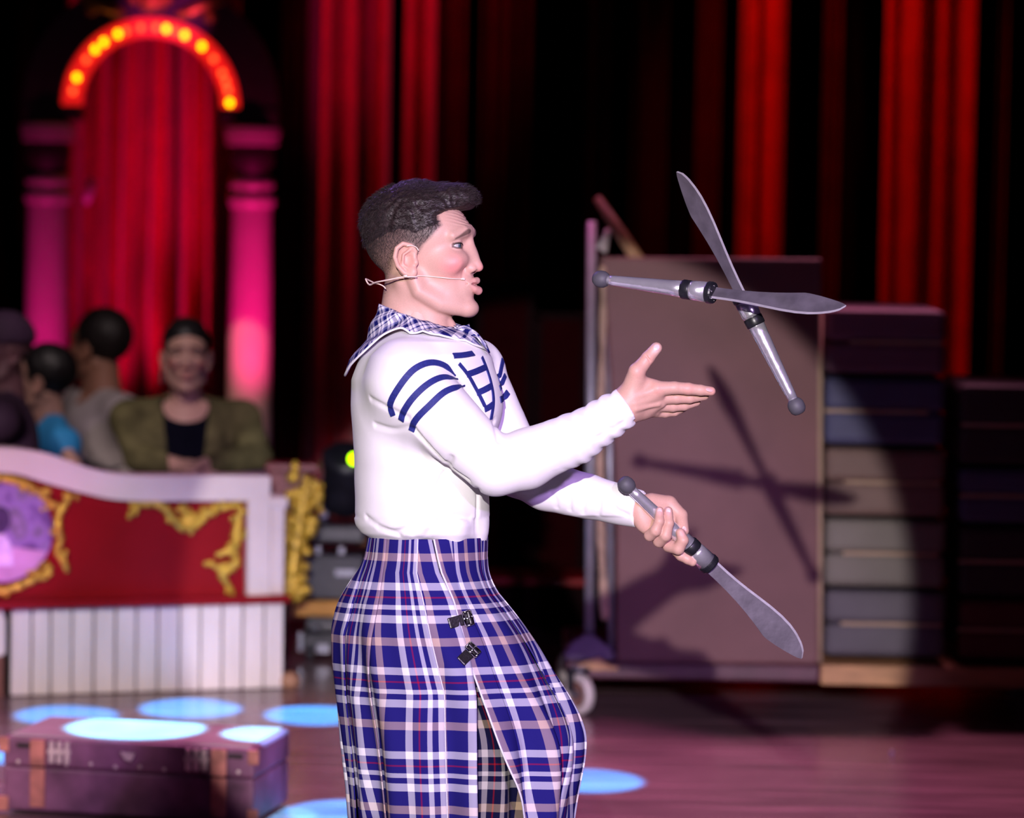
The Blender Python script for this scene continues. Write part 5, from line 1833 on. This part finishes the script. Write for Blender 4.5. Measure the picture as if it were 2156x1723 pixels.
# ================================================================== the audience
M_skin_a = attr_mat('audience_skin', 0.5, 0.0, 0.1, 300)


def spectator(px, py, d, yaw, skin, hair_c, label, top_mat, top_part, shoulder=.19, arms=None, hair_kind='short', lean=0.0, face=True, sleeve=True, inner=None, pitch=0.0, extra=None, scale=1.0):
    """seated person; (px, py) is the middle of the head, yaw 0 faces right in the picture, 90 faces the camera"""
    hc = np.array(pix(px, py, d))
    a = math.radians(yaw)
    Fw = np.array([math.cos(a), -math.sin(a), 0]); Lf = np.array([math.sin(a), math.cos(a), 0])
    ba = math.radians(90 if arms is None else arms.get('body', yaw))
    BF = np.array([math.cos(ba), -math.sin(ba), 0]); BLf = np.array([math.sin(ba), math.cos(ba), 0])
    cp_, sp_ = math.cos(pitch), math.sin(pitch)

    def hf(p):
        q = p - hc
        x, y, z = q @ Fw / scale, q @ Lf / scale, q[:, 2] / scale
        return np.stack([x * cp_ + z * sp_, y, -x * sp_ + z * cp_], 1)

    def inv(q):
        q = q * scale
        x = q[:, 0] * cp_ - q[:, 2] * sp_
        z = q[:, 0] * sp_ + q[:, 2] * cp_
        return hc + x[:, None] * Fw + q[:, 1:2] * Lf + z[:, None] * np.array([0, 0, 1.0])

    v, q = sdf_mesh(lambda p: head_sdf(p, True, face), (-.15, -.115, -.185), (.15, .115, .16), .0034)
    cc = skin_cols(v, False) / SKIN * np.asarray(skin)
    vv = inv(v)
    nk = hc + np.array([0, 0, -.140 * scale])
    B = lambda f, l, z: nk + BF * f + BLf * l + np.array([0, 0, z])
    seat = .46 - nk[2]
    A = arms or {}
    sh = {s: B(-.01, s * shoulder, -.075) for s in (-1, 1)}
    el = {s: A.get(('el', s), B(.06, s * (shoulder + .07), -.33)) for s in (-1, 1)}
    wr = {s: A.get(('wr', s), B(.24, s * .06, -.40)) for s in (-1, 1)}

    def torso(p, g):
        dd = chain(p, [B(0, 0, -.13), B(-.01, 0, -.30), B(-.02, 0, seat + .12)], [.125 + g, .135 + g, .14 + g])
        for s in (-1, 1):
            dd = smin(dd, chain(p, [B(0, 0, -.045), sh[s]], [.055 + g, .062 + g]), .05)
            dd = smin(dd, chain(p, [B(.03, s * .085, -.16), B(.02, s * .08, -.28)], [.085 + g, .085 + g]), .04)
        return dd

    def limbs(p, g, fore=True):
        dd = None
        for s in (-1, 1):
            e = chain(p, [sh[s], el[s]] + ([wr[s]] if fore else []), [.058 + g, .045 + g] + ([.030 + g] if fore else []))
            dd = e if dd is None else np.minimum(dd, e)
        return dd

    def bodyf(p):
        dd = smin(torso(p, -.012), limbs(p, -.006), .03)
        for s in (-1, 1):
            dd = smin(dd, chain(p, [B(0, s * .09, seat + .06), B(.42, s * .10, seat + .06), B(.42, s * .10, .06 - nk[2]), B(.52, s * .10, .04 - nk[2])], [.085, .062, .045, .035]), .03)
            hd = wr[s] + (wr[s] - el[s]) / np.linalg.norm(wr[s] - el[s]) * .05
            side = np.cross((wr[s] - el[s]) / np.linalg.norm(wr[s] - el[s]), np.array([0, 0, 1.0]))
            dd = smin(dd, chain(p, [wr[s], hd], [.026, .024]), .02)
            fw_ = (wr[s] - el[s]) / np.linalg.norm(wr[s] - el[s])
            for k in range(4):
                o_ = side * (k - 1.5) * .018
                dd = smin(dd, chain(p, [hd + o_ * .8, hd + o_ + fw_ * .045, hd + o_ + fw_ * (.075 - .006 * abs(k - 1.5)) - np.array([0, 0, .012])], [.011, .0095, .008]), .004)
            dd = smin(dd, chain(p, [hd - fw_ * .03 + side * s * .02, hd + fw_ * .015 + side * s * .045], [.012, .009]), .008)
        return smax(dd, -(p[:, 2] - .003), .01)

    lo = np.array([nk[0] - .6, nk[1] - .75, -.02]); hi = np.array([nk[0] + .6, nk[1] + .75, nk[2] + .06])
    bv_, bq_ = sdf_mesh(bodyf, lo, hi, .0095)
    o = link('person', np.vstack([vv, bv_]), np.vstack([q, bq_ + len(vv)]), M_skin_a, smooth=True, cols=np.vstack([cc, np.tile(np.asarray(skin), (len(bv_), 1))]))
    tag(o, label, 'person')

    def topf(p):
        dd = smin(torso(p, .004), limbs(p, .006, sleeve), .035)
        dd = dd + .004 * wob(p, 30, 7)
        # neckline
        dd = smax(dd, .070 - np.linalg.norm((p - B(.03, 0, -.02)) * np.array([1, 1, .75]), axis=1), .01)
        if inner is not None:
            # open front
            l_ = (p - nk) @ BLf; f_ = (p - nk) @ BF; z_ = p[:, 2] - nk[2]
            wdt = np.clip(.085 + z_ * .12, .02, .09)
            dd = smax(dd, np.where(f_ > 0, wdt - np.abs(l_), -.1), .01)
        return dd

    tv, tq = sdf_mesh(topf, lo + np.array([0, 0, .4]), hi, .0095)
    tp = link(top_part, tv, tq, top_mat, o, smooth=True)
    if inner is not None:
        def inf(p):
            return smax(torso(p, -.003), .085 - np.linalg.norm((p - B(.05, 0, .0)) * np.array([1, 1, .9]), axis=1), .01)
        iv, iq = sdf_mesh(inf, lo + np.array([0, 0, .4]), hi, .0095)
        link('undershirt', iv, iq, inner, o, smooth=True)
    # trousers
    def trf(p):
        dd = None
        for s in (-1, 1):
            e = chain(p, [B(0, s * .09, seat + .07), B(.42, s * .10, seat + .06), B(.42, s * .10, .12 - nk[2])], [.098, .075, .058])
            dd = e if dd is None else smin(dd, e, .03)
        return dd
    pv_, pq_ = sdf_mesh(trf, np.array([nk[0] - .6, nk[1] - .75, -.02]), np.array([nk[0] + .6, nk[1] + .75, .75]), .014)
    link('trousers', pv_, pq_, M_trs, o, smooth=True)

    def hairf(p):
        if hair_kind == 'bun':
            dd = ell(p, hn(868, 482), (.106, .084, .094))
            dd = smin(dd, ell(p, hn(770, 500), (.04, .045, .04)), .02)
            dd = smax(dd, -ell(p, hn(1000, 565), (.085, .090, .108)), .012)
            dd = smax(dd, (hn(0, 560)[2] - p[:, 2]) * .9 - (np.clip(-p[:, 0], 0, .1)) * .5, .02)
        elif hair_kind == 'cap':
            dd = ell(p, hn(874, 484), (.108, .088, .094))
            dd = smax(dd, hn(0, 505)[2] - p[:, 2], .012)
            dd = smin(dd, ell(p, hn(985, 490), (.075, .07, .010)), .012)
        else:
            dd = ell(p, hn(862, 490), (.108, .086, .098))
            dd = smax(dd, -ell(p, hn(1000, 560), (.085, .095, .112)), .012)
            dd = smax(dd, (hn(0, 590)[2] - p[:, 2]), .02)
        return dd + .002 * wob(p, 200, 3)
    av, aq = sdf_mesh(hairf, (-.17, -.12, -.08), (.17, .12, .17), .004)
    link('cap' if hair_kind == 'cap' else 'hair', inv(av), aq, hair_c, o, smooth=True)
    for s in (-1, 1):
        c_ = EYE.copy(); c_[1] *= s
        mb = MB().blob((0, 0, 0), (.0128, .0128, .0128), 14)
        e = np.array(mb.v)
        ec = np.where((e[:, :1] > .0085), np.array([.02, .012, .01]), np.array([.6, .55, .52]))
        link('eyeball', inv(e + c_), mb.f, M_eye, o, smooth=True, cols=ec)
    for s in (-1, 1):
        ft = B(.47, s * .10, 0)
        f = lambda p: smax(seg(p, np.array([ft[0], ft[1], .045]) - BF * .04, np.array([ft[0], ft[1], .04]) + BF * .13, .048, .042), .002 - p[:, 2], .004)
        sv_, sq_ = sdf_mesh(f, np.array([ft[0] - .25, ft[1] - .25, -.02]), np.array([ft[0] + .25, ft[1] + .25, .12]), .012)
        link('shoe', sv_, sq_, M_boot, o, smooth=True)
    # chair under the person
    ch = empty('audience_stool', Vector((nk[0] - BF[0] * .0, nk[1] - BF[1] * .0, 0)), 'dark padded stool under the ' + label.split(' with')[0].split(',')[0], 'stool')
    RR = Matrix(((BLf[0], BF[0], 0), (BLf[1], BF[1], 0), (0, 0, 1)))
    c0 = Vector((nk[0], nk[1], 0)) + Vector(BF) * .08
    MB().box(c0 + Vector((0, 0, .415)), (.40, .42, .05), RR).build('seat', M_seat, ch, bevel=.015)
    for sx in (-1, 1):
        for sy in (-1, 1):
            q_ = c0 + Vector(BLf) * sx * .17 + Vector(BF) * sy * .18
            MB().tube([(q_.x, q_.y, .39), (q_.x, q_.y, 0)], .013, 8).build('leg', M_gear, ch, smooth=True)
    return o, B, inv


M_seat = mat('dark_wine_upholstery', (.06, .012, .02), .7)
M_trs = mat('dark_denim', (.025, .025, .04), .8)
M_olive = mat('olive_knit', (.115, .105, .045), .9, 0, .45, 14, .4, 120, .1)
M_blk = mat('black_top', (.004, .004, .009), .95, spec=.05)
M_grey = mat('pale_grey_cotton', (.42, .37, .36), .85, 0, .08)
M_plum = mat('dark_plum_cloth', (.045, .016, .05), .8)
M_cyan = mat('turquoise_cotton', (.02, .24, .52), .8)
M_hairb = mat('black_hair', (.008, .006, .007), .5, 0, .3, 60)
M_hairbr = mat('dark_hair', (.014, .008, .008), .6, 0, .3, 60)

AD = 13.0
# woman in olive cardigan, arms folded on the ledge
def arm_pts(px, py, d):
    return np.array(pix(px, py, d))


spectator(392, 757, AD, 84, (.62, .36, .28), M_hairb, 'woman with tied back black hair, olive cardigan over a black top', M_olive, 'cardigan', .200,
          {'body': 84, ('el', -1): arm_pts(290, 965, AD - .10), ('el', 1): arm_pts(545, 962, AD - .12), ('wr', 1): arm_pts(440, 978, AD - .34), ('wr', -1): arm_pts(400, 985, AD - .28)},
          'bun', inner=M_blk)
spectator(208, 735, AD + .95, 215, (.42, .20, .13), M_hairbr, 'man in a pale grey shirt with his dark head turned away', M_grey, 'shirt', .215,
          {'body': 150, ('el', -1): arm_pts(325, 985, AD + .85), ('wr', -1): arm_pts(250, 1010, AD + .72), ('el', 1): arm_pts(150, 1000, AD + 1.0), ('wr', 1): arm_pts(180, 1040, AD + .75)}, 'short', scale=1.1)
spectator(88, 806, AD + .30, 190, (.50, .28, .22), M_hairb, 'seated person in a turquoise top, dark hair, bare forearm on the box edge', M_cyan, 'shirt', .17,
          {'body': 150, ('el', -1): arm_pts(112, 900, AD + .28), ('wr', -1): arm_pts(152, 975, AD + .08), ('el', 1): arm_pts(10, 960, AD + .4), ('wr', 1): arm_pts(20, 1000, AD + .2)}, 'short', sleeve=False)
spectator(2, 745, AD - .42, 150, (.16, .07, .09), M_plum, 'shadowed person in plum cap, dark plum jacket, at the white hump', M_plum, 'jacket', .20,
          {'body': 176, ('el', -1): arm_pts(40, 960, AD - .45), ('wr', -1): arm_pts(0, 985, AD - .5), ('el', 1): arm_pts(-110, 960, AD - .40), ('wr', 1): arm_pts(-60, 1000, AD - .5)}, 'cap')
# earrings of the woman
for sx in (340, 432):
    q = Vector(pix(sx, 790, AD - .005))
    e = empty('earring', q, 'long silvery drop earring of the woman in olive, beside ' + ('the grey shirted man' if sx < 400 else 'the amber lit column'), 'earring')
    mb = MB()
    for k in range(3):
        mb.blob(q + Vector((0, 0, .02 - .02 * k)), (.006, .006, .009), 8)
    mb.build('drops', M_chrome, e, smooth=True)
